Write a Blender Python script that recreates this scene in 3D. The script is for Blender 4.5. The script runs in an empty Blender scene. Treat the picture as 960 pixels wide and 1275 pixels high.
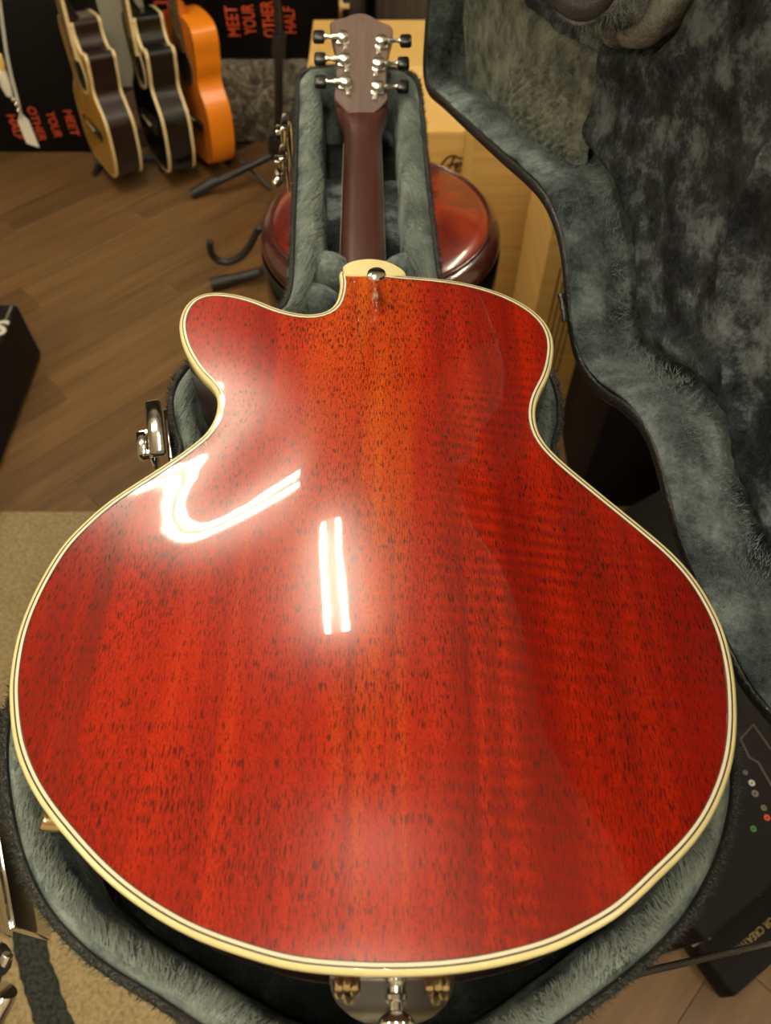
# A hollow-body guitar lying face down in its open plush-lined case, in a music shop.
import bpy, bmesh, math, random
import numpy as np
from mathutils import Vector, Matrix, noise
from mathutils.geometry import delaunay_2d_cdt
random.seed(7)
S = bpy.context.scene
COL = S.collection
# ---------------------------------------------------------------- camera, world, exposure
EXPOSURE = -1.5
cam_d = bpy.data.cameras.new('camera'); cam = bpy.data.objects.new('camera', cam_d); COL.objects.link(cam)
cam.location = (0, 0, 1.45); cam.rotation_euler = (math.radians(35), 0, 0)
cam_d.sensor_fit = 'VERTICAL'; cam_d.sensor_height = 36; cam_d.lens = 940/1275*36
cam_d.clip_start = .02
cam_d.dof.use_dof = True; cam_d.dof.focus_distance = .56; cam_d.dof.aperture_fstop = 7.5
S.camera = cam
w = bpy.data.worlds.new('world'); S.world = w; w.use_nodes = True
w.node_tree.nodes['Background'].inputs[0].default_value = (1, .9, .75, 1)
w.node_tree.nodes['Background'].inputs[1].default_value = .05
S.view_settings.view_transform = 'Standard'; S.view_settings.look = 'None'
S.view_settings.exposure = EXPOSURE; S.view_settings.gamma = 1
S.view_settings.use_curve_mapping = False
CEIL = 2.7
TUBE_W = 18.0
LIGHT_COL = (1.0, .88, .66)
# fixtures: centre x, y, rotation, tube length, half the spacing of its tubes  (each is a twin-tube batten under the ceiling)
FIXTURES = [(-.235, 1.205, 98, .66, .042), (-.87, 1.805, 15, .66, .047), (-.05, -.265, 92, .47, .042), (1.6, -1.1, 90, 1.2, .05), (-1.9, -.9, 90, 1.2, .05), (1.45, 1.9, 90, 1.2, .05)]
# ---------------------------------------------------------------- photograph geometry
CAM_H = 1.45
PITCH = math.radians(55.0)
FPX = 940.0
ZB = 1.024          # height of the guitar back's rim
def ray(px, py):
    s = (px-480.0)/FPX; t = (py-637.5)/FPX
    return np.array([s, math.cos(PITCH)-t*math.sin(PITCH), -(math.sin(PITCH)+t*math.cos(PITCH))])
def at_z(px, py, z):
    d = ray(px, py); k = (z-CAM_H)/d[2]
    return np.array([d[0]*k, d[1]*k, z])
def at_plane(px, py, p0, n):
    d = ray(px, py); o = np.array([0, 0, CAM_H]); n = np.array(n, float)
    k = np.dot(np.array(p0, float)-o, n)/np.dot(d, n)
    return o+d*k
def at_y(px, py, y):
    return at_plane(px, py, (0, y, 0), (0, 1, 0))
def proj(p):
    x, y, z = p; dz = CAM_H-z
    depth = y*math.cos(PITCH)+dz*math.sin(PITCH)
    t = (dz*math.cos(PITCH)-y*math.sin(PITCH))/depth
    return 480+FPX*x/depth, 637.5+FPX*t
def catmull(pts, n, closed=True):
    """smooth curve through pts, resampled to n points of equal spacing"""
    P = np.array(pts, float); m = len(P); out = []
    rng = range(m if closed else m-1)
    for i in rng:
        if closed: a, b, c, d = P[(i-1) % m], P[i], P[(i+1) % m], P[(i+2) % m]
        else: a, b, c, d = P[max(i-1, 0)], P[i], P[i+1], P[min(i+2, m-1)]
        for k in range(16):
            t = k/16.0
            out.append(.5*((2*b)+(-a+c)*t+(2*a-5*b+4*c-d)*t*t+(-a+3*b-3*c+d)*t**3))
    if not closed: out.append(P[-1])
    return resample(np.array(out), n, closed)
def resample(Q, n, closed=True):
    R = np.vstack([Q, Q[:1]]) if closed else Q
    L = np.r_[0, np.cumsum(np.linalg.norm(np.diff(R, axis=0), axis=1))]
    s = np.linspace(0, L[-1], n+1)[:-1] if closed else np.linspace(0, L[-1], n)
    return np.stack([np.interp(s, L, R[:, j]) for j in range(R.shape[1])], 1)
def smooth(P, it=1, closed=True):
    for _ in range(it):
        Q = .25*np.roll(P, 1, 0)+.5*P+.25*np.roll(P, -1, 0)
        if not closed: Q[0] = P[0]; Q[-1] = P[-1]
        P = Q
    return P
def ccw(P):
    a = np.sum(P[:, 0]*np.roll(P[:, 1], -1)-np.roll(P[:, 0], -1)*P[:, 1])
    return P if a > 0 else P[::-1].copy()
def normals(P):
    T = np.roll(P, -1, 0)-np.roll(P, 1, 0); T /= np.linalg.norm(T, axis=1)[:, None]+1e-12
    return np.stack([T[:, 1], -T[:, 0]], 1)      # outward for a ccw loop
def inset(P, d, relax=0):
    Q = P-normals(P)*d
    return smooth(Q, relax) if relax else Q
BODY_PX = [(498,342),(425,335),(424,350),(420,372),(412,384),(396,390),(375,390),(345,383),(318,372),(290,365),(262,363),(240,370),(227,385),(222,405),(227,430),(237,450),(250,468),
 (263,480),(270,493),(269,513),(257,537),(233,557),(200,580),(167,601),(133,624),(100,653),(72,684),(42,735),(21,787),(11,840),(10,872),(14,918),(26,959),(49,1002),(86,1049),
 (124,1090),(169,1127),(225,1161),(281,1184),(356,1206),(426,1214),(491,1216),(557,1213),(622,1203),(688,1185),(732,1164),(776,1138),(827,1090),(860,1057),(887,1020),(905,980),(915,945),
 (919,910),(919,878),(915,833),(901,780),(873,728),(841,690),(803,657),(766,627),(728,596),(694,567),(674,543),(667,517),(671,494),(684,468),(690,441),(689,419),(678,398),(655,379),(622,363),(579,351),(535,345)]
NB = 300
def body_outline():
    P = np.array([at_z(x, y, ZB)[:2] for x, y in BODY_PX])
    return ccw(smooth(catmull(P, NB), 2))
def _dome_table(c):
    s = np.linspace(0, 1, 2001); t = np.clip((s-.6)/.35, 0, 1); g = s*(1-c*(t*t*(3-2*t)))
    z = np.r_[0, np.cumsum((g[1:]+g[:-1])/2)]*(s[1]-s[0]); return .036*(z[-1]-z)
DOME_S = np.linspace(0, 1, 2001); DOME_Z8 = _dome_table(.8); DOME_Z1 = _dome_table(.15); DOME_Z1 = DOME_Z1*DOME_Z8[0]/DOME_Z1[0]
def dome(s, y=.2):
    """height of the arch at fraction s from the axis line to the rim point at y; the shoulders roll off without the recurve"""
    t = min(1, max(0, (y-.33)/.13)); t = t*t*(3-2*t)
    return float(np.interp(s, DOME_S, DOME_Z8)*(1-t)+np.interp(s, DOME_S, DOME_Z1)*t)
AXIS_X = lambda y: -.005-.027*(y-.1)
def axis_of(P):
    y = np.clip(P[:, 1], .19, .40)
    y = .19+(.21)*( .5-.5*np.cos(np.pi*np.clip((P[:,1]-.10)/(.50-.10),0,1)))
    return np.stack([AXIS_X(y), y], 1)

class Arch:
    """height field of the arched back: a stretched-membrane solution over the outline, flattened into a recurve at the rim"""
    def __init__(self, I, h=.002):
        self.h = h; self.x0, self.y0 = I.min(0)-3*h
        nx = int((I[:, 0].max()-self.x0)/h)+4; ny = int((I[:, 1].max()-self.y0)/h)+4
        gx, gy = np.meshgrid(self.x0+h*np.arange(nx), self.y0+h*np.arange(ny)); ins = np.zeros(gx.shape, bool)
        for a, b in zip(I, np.roll(I, -1, 0)):
            c = (a[1] > gy) != (b[1] > gy)
            with np.errstate(all='ignore'): xx = (b[0]-a[0])*(gy-a[1])/(b[1]-a[1])+a[0]
            ins ^= c & (gx < xx)
        u = np.zeros(gx.shape); par = (np.add.outer(np.arange(ny), np.arange(nx)) % 2).astype(bool)
        for it in range(700):
            for c in (par, ~par):
                n = (np.roll(u, 1, 0)+np.roll(u, -1, 0)+np.roll(u, 1, 1)+np.roll(u, -1, 1)+h*h)*.25
                u = np.where(ins & c, u+1.95*(n-u), u)
        s = np.sqrt(np.clip(1-u/u.max(), 0, 1)); Z = np.interp(s, DOME_S, DOME_Z8)
        for _ in range(8): Z = np.where(ins, (np.roll(Z, 1, 0)+np.roll(Z, -1, 0)+np.roll(Z, 1, 1)+np.roll(Z, -1, 1)+4*Z)/8, Z)
        self.Z = Z
    def __call__(self, x, y):
        fx = (x-self.x0)/self.h; fy = (y-self.y0)/self.h; i, j = int(fx), int(fy); a, b = fx-i, fy-j
        cw = lambda t: np.array([((-t+2)*t-1)*t/2, ((3*t-5)*t*t+2)/2, ((-3*t+4)*t+1)*t/2, ((t-1)*t*t)/2])
        B = self.Z[j-1:j+3, i-1:i+3]
        return float(cw(b) @ B @ cw(a))
# ---------------------------------------------------------------- helpers
def mesh(name, V, F, mat, parent=None, smooth_=True, sharp=None):
    me = bpy.data.meshes.new(name)
    me.from_pydata([tuple(map(float, v)) for v in V], [], [tuple(map(int, f)) for f in F])
    me.validate(); me.update()
    if mat: me.materials.append(mat)
    if smooth_: me.shade_smooth()
    o = bpy.data.objects.new(name, me); COL.objects.link(o)
    if parent: o.parent = parent
    if smooth_ and sharp:
        me.set_sharp_from_angle(angle=math.radians(sharp))
    return o
def bmobj(name, bm, mat, parent=None, smooth_=True, sharp=35):
    bmesh.ops.recalc_face_normals(bm, faces=bm.faces)
    me = bpy.data.meshes.new(name); bm.to_mesh(me); bm.free()
    if mat: me.materials.append(mat)
    if smooth_:
        me.shade_smooth(); me.set_sharp_from_angle(angle=math.radians(sharp))
    o = bpy.data.objects.new(name, me); COL.objects.link(o)
    if parent: o.parent = parent
    return o
def empty(name, loc=(0, 0, 0)):
    o = bpy.data.objects.new(name, None); COL.objects.link(o); o.location = loc; o.empty_display_size = .05
    return o
def tag(o, label=None, cat=None, group=None, kind=None):
    if label: o['label'] = label
    if cat: o['category'] = cat
    if group: o['group'] = group
    if kind: o['kind'] = kind
    return o
def adopt(root, kids):
    """parent world-space meshes under root without moving them"""
    for k in kids:
        k.parent = root; k.matrix_parent_inverse = root.matrix_world.inverted()
def M3(ex, ey, ez, o=(0, 0, 0)):
    m = Matrix.Identity(4)
    for i, v in enumerate((ex, ey, ez)):
        for j in range(3): m[j][i] = v[j]
    for j in range(3): m[j][3] = o[j]
    return m
def add_box(bm, c, s, m=None, bevel=0, seg=2):
    r = bmesh.ops.create_cube(bm, size=1)
    vs = r['verts']
    bmesh.ops.scale(bm, vec=s, verts=vs)
    if bevel:
        es = list({e for v in vs for e in v.link_edges})
        rr = bmesh.ops.bevel(bm, geom=es, offset=bevel, segments=seg, affect='EDGES', profile=.5)
        vs = list({v for f in rr['faces'] for v in f.verts} | {v for v in vs if v.is_valid})
    bmesh.ops.translate(bm, vec=c, verts=vs)
    if m is not None: bmesh.ops.transform(bm, matrix=m, verts=vs)
    return vs
def add_lathe(bm, prof, m=None, n=24):
    """profile [(r, z)] spun about z"""
    rings = []
    for r, z in prof:
        if r < 1e-6: rings.append([bm.verts.new((0, 0, z))])
        else: rings.append([bm.verts.new((r*math.cos(2*math.pi*k/n), r*math.sin(2*math.pi*k/n), z)) for k in range(n)])
    for a, b in zip(rings, rings[1:]):
        for k in range(n):
            k2 = (k+1) % n
            if len(a) == 1 and len(b) == 1: continue
            if len(a) == 1: bm.faces.new((a[0], b[k], b[k2]))
            elif len(b) == 1: bm.faces.new((a[k], b[0], a[k2]))
            else: bm.faces.new((a[k], b[k], b[k2], a[k2]))
    vs = [v for r in rings for v in r]
    if m is not None: bmesh.ops.transform(bm, matrix=m, verts=vs)
    return vs
def add_tube(bm, pts, r, n=10, cap=True):
    pts = [Vector(p) for p in pts]
    rr = r if isinstance(r, (list, tuple)) else [r]*len(pts)
    rings = []; up = None
    for i, p in enumerate(pts):
        t = (pts[min(i+1, len(pts)-1)]-pts[max(i-1, 0)]).normalized()
        if up is None:
            up = Vector((0, 0, 1)) if abs(t.z) < .9 else Vector((1, 0, 0))
        a = t.cross(up).normalized(); b = a.cross(t).normalized(); up = b
        rings.append([bm.verts.new(p+(a*math.cos(2*math.pi*k/n)+b*math.sin(2*math.pi*k/n))*rr[i]) for k in range(n)])
    for x, y in zip(rings, rings[1:]):
        for k in range(n): bm.faces.new((x[k], x[(k+1) % n], y[(k+1) % n], y[k]))
    if cap: bm.faces.new(rings[0][::-1]); bm.faces.new(rings[-1])
def curve3(pts, n=30):
    return [tuple(p) for p in catmull(pts, n, closed=False)]
def loft(loops, closed=True, cap0=False, cap1=False):
    V = []; F = []; n = len(loops[0])
    for L in loops: V += [tuple(p) for p in L]
    for i in range(len(loops)-1):
        for k in range(n if closed else n-1):
            k2 = (k+1) % n
            F.append((i*n+k, i*n+k2, (i+1)*n+k2, (i+1)*n+k))
    if cap0: F.append(tuple(range(n))[::-1])
    if cap1: F.append(tuple((len(loops)-1)*n+k for k in range(n)))
    return V, F
def fill2d(P, sp):
    """triangulate the inside of contour P with an inner grid of spacing sp; returns 2d verts, faces"""
    P = np.array(P); m = len(P)
    x0, y0 = P.min(0); x1, y1 = P.max(0)
    gx, gy = np.meshgrid(np.arange(x0+sp/2, x1, sp), np.arange(y0+sp/2, y1, sp)); gx = gx+np.where(np.arange(gy.shape[0]) % 2, sp/2, 0)[:, None]
    q = np.stack([gx.ravel(), gy.ravel()], 1)
    A = P; B = np.roll(P, -1, 0)
    ins = np.zeros(len(q), bool)
    for a, b in zip(A, B):
        c = ((a[1] > q[:, 1]) != (b[1] > q[:, 1]))
        with np.errstate(divide='ignore', invalid='ignore'):
            xx = (b[0]-a[0])*(q[:, 1]-a[1])/(b[1]-a[1])+a[0]
        ins ^= c & (q[:, 0] < xx)
    q = q[ins]
    if len(q):
        d = np.min(((q[:, None, :]-P[None])**2).sum(2), 1); q = q[d > (sp*.45)**2]
    vs = [Vector(p) for p in P]+[Vector(p) for p in q]
    ed = [(i, (i+1) % m) for i in range(m)]
    r = delaunay_2d_cdt(vs, ed, [], 1, 1e-6)
    return np.array([tuple(v) for v in r[0]]), [tuple(f) for f in r[2]]
def text_mesh(name, s, mat, length, cap, m, parent, depth=.0006, bold=.0):
    cu = bpy.data.curves.new(name, 'FONT'); cu.body = s; cu.size = 1; cu.extrude = 0; cu.offset = bold
    cu.resolution_u = 3
    o = bpy.data.objects.new(name, cu); COL.objects.link(o)
    dg = bpy.context.evaluated_depsgraph_get()
    me = bpy.data.meshes.new_from_object(o.evaluated_get(dg))
    bpy.data.objects.remove(o)
    V = np.array([v.co for v in me.vertices]); lo = V.min(0); hi = V.max(0)
    for v in me.vertices:
        v.co = m @ Vector(((v.co.x-lo[0])/(hi[0]-lo[0])*length-length/2, (v.co.y-lo[1])/(hi[1]-lo[1])*cap-cap/2, depth))
    me.materials.clear(); me.materials.append(mat)
    q = bpy.data.objects.new(name, me); COL.objects.link(q); q.parent = parent
    return q
# ---------------------------------------------------------------- materials
def mat(name, color=(.5, .5, .5), rough=.5, metal=0, coat=0, coat_rough=.03, sheen=0, spec=.5, emit=None):
    m = bpy.data.materials.new(name); m.use_nodes = True
    b = m.node_tree.nodes['Principled BSDF']
    b.inputs['Base Color'].default_value = (*color, 1); b.inputs['Roughness'].default_value = rough
    b.inputs['Metallic'].default_value = metal; b.inputs['Coat Weight'].default_value = coat
    b.inputs['Coat Roughness'].default_value = coat_rough; b.inputs['Sheen Weight'].default_value = sheen
    b.inputs['Specular IOR Level'].default_value = spec
    if emit:
        b.inputs['Emission Color'].default_value = (*emit[0], 1); b.inputs['Emission Strength'].default_value = emit[1]
    return m
class N:
    """tiny node-graph writer"""
    def __init__(s, m): s.m = m; s.t = m.node_tree; s.b = s.t.nodes['Principled BSDF']
    def n(s, typ, **kw):
        k = s.t.nodes.new(typ)
        for a, v in kw.items(): setattr(k, a, v)
        return k
    def coord(s, scale=(1, 1, 1), rot=(0, 0, 0), loc=(0, 0, 0)):
        c = s.n('ShaderNodeTexCoord'); mp = s.n('ShaderNodeMapping')
        mp.inputs['Scale'].default_value = scale; mp.inputs['Rotation'].default_value = rot; mp.inputs['Location'].default_value = loc
        s.t.links.new(c.outputs['Object'], mp.inputs['Vector']); return mp.outputs[0]
    def noise(s, vec, scale=5, detail=3, rough=.5, dist=0):
        k = s.n('ShaderNodeTexNoise'); k.inputs['Scale'].default_value = scale; k.inputs['Detail'].default_value = detail
        k.inputs['Roughness'].default_value = rough; k.inputs['Distortion'].default_value = dist
        if vec is not None: s.t.links.new(vec, k.inputs['Vector'])
        return k.outputs['Fac']
    def ramp(s, fac, stops):
        k = s.n('ShaderNodeValToRGB'); e = k.color_ramp.elements
        while len(e) < len(stops): e.new(.5)
        for i, (p, c) in enumerate(stops):
            e[i].position = p; e[i].color = (*c, 1) if isinstance(c, tuple) else (c, c, c, 1)
        s.t.links.new(fac, k.inputs[0]); return k.outputs[0]
    def mix(s, fac, a, b, mode='MIX'):
        k = s.n('ShaderNodeMix', data_type='RGBA', blend_type=mode)
        for sock, v in ((k.inputs[0], fac), (k.inputs[6], a), (k.inputs[7], b)):
            if isinstance(v, (int, float)): sock.default_value = v
            elif isinstance(v, tuple): sock.default_value = (*v, 1)
            else: s.t.links.new(v, sock)
        return k.outputs[2]
    def math(s, op, a, b=0.0, clamp=False):
        k = s.n('ShaderNodeMath', operation=op); k.use_clamp = clamp
        for sock, v in ((k.inputs[0], a), (k.inputs[1], b)):
            if isinstance(v, (int, float)): sock.default_value = v
            else: s.t.links.new(v, sock)
        return k.outputs[0]
    def sep(s, vec):
        k = s.n('ShaderNodeSeparateXYZ'); s.t.links.new(vec, k.inputs[0]); return k.outputs
    def bump(s, h, strength=.3, dist=.001, to='Normal'):
        k = s.n('ShaderNodeBump'); k.inputs['Strength'].default_value = strength; k.inputs['Distance'].default_value = dist
        s.t.links.new(h, k.inputs['Height']); s.t.links.new(k.outputs[0], s.b.inputs[to])
    def color(s, c): s.t.links.new(c, s.b.inputs['Base Color'])
    def rough(s, c): s.t.links.new(c, s.b.inputs['Roughness'])

def plush_mat(name, dark, mid, light, scale=9, bias=.5, sp=.15):
    m = mat(name, mid, .9, sheen=.04, spec=.12); g = N(m)
    c = g.coord()
    big = g.noise(c, scale*1.7, 6, .62, .0)
    fine = g.noise(c, 220, 3, .7)
    f = g.math('ADD', g.math('MULTIPLY', big, .8), g.math('MULTIPLY', fine, .2))
    g.color(g.ramp(f, [(bias-sp, dark), (bias, mid), (bias+sp*1.1, light)]))
    g.b.inputs['Sheen Roughness'].default_value = .5
    h = g.math('ADD', g.noise(c, 420, 4, .75), g.math('MULTIPLY', g.noise(c, 95, 4, .65), 1.6))
    g.bump(h, .9, .004)
    return m
def build_materials():
    D = {}
    # ---- guitar back: flame-red mahogany under a thick gloss coat
    m = mat('red_mahogany', (.5, .03, .004), .21, coat=1.0, coat_rough=.02, spec=.36); g = N(m)
    c = g.coord(); xyz = g.sep(c)
    st = g.noise(g.coord(scale=(30, 1.6, 1)), 1, 4, .6, .4)              # long streaks
    st2 = g.noise(g.coord(scale=(120, 3.0, 1), loc=(3, 1, 0)), 1, 3, .6, .2)
    centre = g.math('SUBTRACT', 1.0, g.math('MULTIPLY', g.math('ABSOLUTE', g.math('ADD', xyz[0], .016)), 11.0), True)
    centre = g.math('MULTIPLY', centre, g.ramp(xyz[1], [(.10, .35), (.30, 1.0)]))
    treble = g.math('MULTIPLY', g.ramp(xyz[0], [(.03, 0.0), (.10, 1.0)]), -.10)  # deeper red on this side: the lid's dark reflection put into the colour
    centre = g.math('ADD', centre, g.math('MULTIPLY', treble, 2.2))
    f = g.math('ADD', g.math('MULTIPLY', centre, .34), g.math('ADD', g.math('MULTIPLY', g.math('SUBTRACT', g.math('MULTIPLY', st, 1.35), .19), .55), g.math('MULTIPLY', st2, .12)))
    base = g.ramp(f, [(.22, (.22, .005, .0006)), (.42, (.43, .017, .0008)), (.60, (.56, .062, .002)), (.82, (.70, .19, .008))])
    # ribbon figure: faint slanting bars, strongest on the treble shoulder
    wv = g.n('ShaderNodeTexWave', wave_type='BANDS', bands_direction='Y')
    g.t.links.new(g.coord(scale=(14, 36, 1), rot=(0, 0, .38)), wv.inputs['Vector']); wv.inputs['Scale'].default_value = .9
    wv.inputs['Distortion'].default_value = 5; wv.inputs['Detail'].default_value = 2; wv.inputs['Detail Scale'].default_value = .7
    figmask = g.math('MULTIPLY', g.ramp(g.noise(c, 9, 2), [(.40, .2), (.62, .8)]), g.ramp(g.math('ADD', xyz[0], .5), [(.51, 0.0), (.58, .75)]))
    base = g.mix(g.math('MULTIPLY', wv.outputs['Fac'], figmask), base, (.12, .004, .002))
    # dark longitudinal streaks
    ds = g.ramp(g.noise(g.coord(scale=(42, .9, 1), loc=(9, 4, 0)), 1, 2, .5, .15), [(.57, 0.0), (.70, .62)])
    base = g.mix(ds, base, (.13, .008, .004))
    # pores
    po = g.noise(g.coord(scale=(1250, 140, 1)), 1, 2, .55, .25)
    den = g.noise(c, 16, 3, .6)
    pf = g.ramp(g.math('ADD', po, g.math('MULTIPLY', g.math('SUBTRACT', den, .5), .22)), [(.535, 0.0), (.62, .86)])
    base = g.mix(pf, base, (.035, .005, .003))
    fl = g.ramp(g.noise(g.coord(scale=(1900, 520, 1)), 1, 2, .6), [(.36, .55), (.58, 0.0)])
    base = g.mix(fl, base, (.10, .006, .002))
    g.color(base)
    wob = g.noise(c, 26, 2, .5)
    k = g.n('ShaderNodeBump'); k.inputs['Strength'].default_value = .02; k.inputs['Distance'].default_value = .004
    g.t.links.new(wob, k.inputs['Height']); g.t.links.new(k.outputs[0], g.b.inputs['Coat Normal'])
    D['back'] = m
    m = mat('dark_mahogany', (.05, .012, .008), .35, coat=.8, coat_rough=.05); g = N(m)
    g.color(g.ramp(g.noise(g.coord(scale=(40, 40, 6)), 3, 3), [(.3, (.025, .006, .005)), (.7, (.075, .016, .010))])); D['side'] = m
    m = mat('neck_wood', (.12, .035, .025), .30, coat=.5, coat_rough=.2); g = N(m)
    g.color(g.ramp(g.noise(g.coord(scale=(130, 3, 60)), 1, 3), [(.3, (.040, .012, .010)), (.7, (.085, .027, .021))])); D['neck'] = m
    m = mat('headstock_wood', (.16, .085, .06), .42, coat=.2, coat_rough=.3); g = N(m)
    g.color(g.ramp(g.noise(g.coord(scale=(160, 8, 60)), 1, 3), [(.3, (.085, .050, .038)), (.7, (.125, .076, .057))])); D['head'] = m
    D['cream'] = mat('cream_binding', (.80, .70, .35), .3, coat=.6)
    D['tuner'] = mat('satin_nickel', (.88, .88, .82), .24, 1)
    D['purf_w'] = mat('white_purfling', (.78, .70, .52), .3, coat=.5)
    D['purf_b'] = mat('black_purfling', (.012, .010, .008), .3, coat=.5)
    D['chrome'] = mat('chrome', (.82, .82, .80), .09, 1)
    D['dark_chrome'] = mat('dark_chrome', (.16, .15, .13), .16, 1)
    D['steel'] = mat('brushed_steel', (.55, .55, .53), .28, 1)
    D['brass'] = mat('warm_nickel', (.85, .66, .38), .2, 1)
    D['button'] = mat('black_button', (.004, .004, .004), .32)
    D['ebony'] = mat('ebony', (.015, .012, .010), .4)
    # ---- case: one plush, with light, shade and nap put into its tones
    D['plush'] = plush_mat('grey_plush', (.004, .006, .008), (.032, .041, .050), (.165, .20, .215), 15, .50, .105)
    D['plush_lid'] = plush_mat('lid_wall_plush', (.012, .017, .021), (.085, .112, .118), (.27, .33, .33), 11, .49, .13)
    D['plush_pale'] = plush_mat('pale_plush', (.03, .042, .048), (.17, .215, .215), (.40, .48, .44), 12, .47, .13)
    D['plush_shaded'] = plush_mat('shaded_plush', (.006, .008, .008), (.018, .022, .022), (.07, .085, .08), 14, .54)  # darker copy for the case floor, the shade put into its colour
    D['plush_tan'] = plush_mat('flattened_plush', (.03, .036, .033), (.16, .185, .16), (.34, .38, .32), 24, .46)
    D['pile'] = mat('plush_fibre', (.33, .40, .37), .8, sheen=.3, spec=.2)
    D['pile_mid'] = mat('plush_fibre_mid', (.17, .215, .21), .8, sheen=.1, spec=.2)
    D['pile_dark'] = mat('plush_fibre_dark', (.022, .026, .026), .8, sheen=.3, spec=.2)
    m = mat('black_vinyl', (.012, .012, .012), .42); g = N(m)
    v = g.n('ShaderNodeTexVoronoi'); v.inputs['Scale'].default_value = 420; g.t.links.new(g.coord(), v.inputs['Vector'])
    g.bump(v.outputs['Distance'], .5, .0012); D['vinyl'] = m
    m = mat('woven_edging', (.03, .03, .028), .7); g = N(m)
    ch = g.n('ShaderNodeTexVoronoi'); ch.inputs['Scale'].default_value = 620; g.t.links.new(g.coord(), ch.inputs['Vector'])
    g.color(g.ramp(ch.outputs['Distance'], [(.05, (.11, .11, .085)), (.5, (.012, .012, .011))])); g.bump(ch.outputs['Distance'], .8, .002); D['weave'] = m
    # ---- room
    m = mat('oak_laminate', (.22, .105, .04), .42, coat=.15, coat_rough=.3); g = N(m)
    oi = g.n('ShaderNodeObjectInfo')
    gr = g.noise(g.coord(scale=(2.2, 30, 1)), 1, 5, .65, .5)
    base = g.ramp(gr, [(.25, (.082, .043, .016)), (.5, (.14, .076, .028)), (.8, (.205, .115, .044))])
    hs = g.n('ShaderNodeHueSaturation'); g.t.links.new(base, hs.inputs['Color'])
    g.t.links.new(g.math('ADD', g.math('MULTIPLY', oi.outputs['Random'], .38), .80), hs.inputs['Value'])
    g.color(hs.outputs[0]); D['oak'] = m
    m = mat('carpet_beige', (.30, .235, .13), .95, sheen=.1, spec=.1); g = N(m)
    cf = g.noise(g.coord(), 150, 4, .7)
    g.color(g.ramp(cf, [(.3, (.17, .125, .058)), (.5, (.31, .24, .125)), (.75, (.42, .34, .19))])); g.bump(cf, .8, .006); D['carpet'] = m
    m = mat('carpet_dark', (.03, .033, .033), .95, spec=.1); g = N(m)
    cf = g.noise(g.coord(), 150, 4, .7)
    g.color(g.ramp(cf, [(.3, (.008, .009, .010)), (.7, (.055, .058, .052))])); g.bump(cf, .8, .006); D['carpet_dark'] = m
    D['wall_dark'] = mat('dark_slat_wall', (.055, .042, .030), .7)
    D['board'] = mat('cream_board', (.66, .62, .47), .7)
    D['wall'] = mat('cream_wall', (.62, .56, .43), .8)
    D['ceiling'] = mat('ceiling_paint', (.80, .74, .66), .9)
    D['white'] = mat('white_enamel', (.85, .84, .80), .3)
    D['tube'] = mat('lamp_tube', (1, 1, 1), .3, emit=(LIGHT_COL, 210))
    m = mat('kraft_card', (.7, .45, .15), .75); g = N(m)
    kf = g.noise(g.coord(scale=(3, 3, 60)), 1, 4, .6); g.color(g.ramp(kf, [(.3, (.60, .375, .105)), (.7, (.76, .50, .165))])); D['kraft'] = m
    D['kraft_gold'] = mat('kraft_tape', (.80, .56, .20), .35)  # brighter, glossier kraft tone for the tape and the amber sleeve
    D['black_card'] = mat('black_card', (.0035, .003, .003), .6, spec=.15)
    D['ink_orange'] = mat('orange_ink', (.62, .075, .018), .6)
    D['ink_dark'] = mat('dark_ink', (.05, .035, .015), .6)
    D['ink_grey'] = mat('grey_ink', (.16, .145, .12), .6)
    D['ink_gold'] = mat('gold_ink', (.34, .24, .09), .6)
    D['ink_white'] = mat('white_ink', (.6, .58, .5), .6)
    D['ink_green'] = mat('green_ink', (.05, .22, .06), .6)
    D['paper'] = mat('white_paper', (.80, .79, .70), .6)
    m = mat('printed_photo', (.2, .2, .17), .6); g = N(m)
    n1 = g.noise(g.coord(), 22, 5, .7, 1.5); g.color(g.ramp(n1, [(.38, (.03, .028, .022)), (.52, (.14, .13, .10)), (.62, (.33, .31, .25))])); D['photo'] = m
    D['rubber'] = mat('black_rubber', (.012, .012, .013), .5)
    D['iron'] = mat('black_metal', (.02, .02, .022), .35, .3)
    m = mat('red_vinyl', (.22, .014, .008), .25, coat=.7, coat_rough=.08); g = N(m)
    g.color(g.ramp(g.noise(g.coord(), 5, 3, .6, 1), [(.35, (.05, .006, .005)), (.5, (.13, .012, .006)), (.7, (.30, .030, .006))])); D['redvinyl'] = m
    D['redvinyl_dark'] = mat('maroon_vinyl', (.055, .012, .010), .22, coat=.8, coat_rough=.08)
    # ---- background guitars
    m = mat('spruce_top', (.62, .36, .075), .35, coat=.8); g = N(m)
    g.color(g.ramp(g.noise(g.coord(scale=(140, 2, 2)), 1, 3), [(.3, (.46, .24, .022)), (.7, (.62, .35, .05))])); D['spruce'] = m
    D['rosewood'] = mat('dark_rosewood', (.012, .004, .004), .3, coat=.35, coat_rough=.05)
    D['gloss_black'] = mat('gloss_black', (.003, .004, .004), .25, coat=.5, coat_rough=.04)
    m = mat('orange_cedar', (.62, .17, .012), .4, coat=.4, coat_rough=.12); g = N(m)
    g.color(g.ramp(g.noise(g.coord(scale=(100, 2, 2)), 1, 3), [(.3, (.50, .125, .008)), (.7, (.66, .19, .014))])); D['cedar'] = m
    D['cedar_side'] = mat('orange_maple', (.80, .235, .008), .4, coat=.25, coat_rough=.2)
    D['cream2'] = mat('aged_binding', (.72, .58, .32), .4)
    D['fret'] = mat('rosewood_board', (.09, .055, .03), .5)
    D['amp'] = mat('amp_tolex', (.005, .005, .005), .6, spec=.2)
    D['amp_top'] = mat('amp_panel', (.05, .055, .045), .4)
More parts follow.
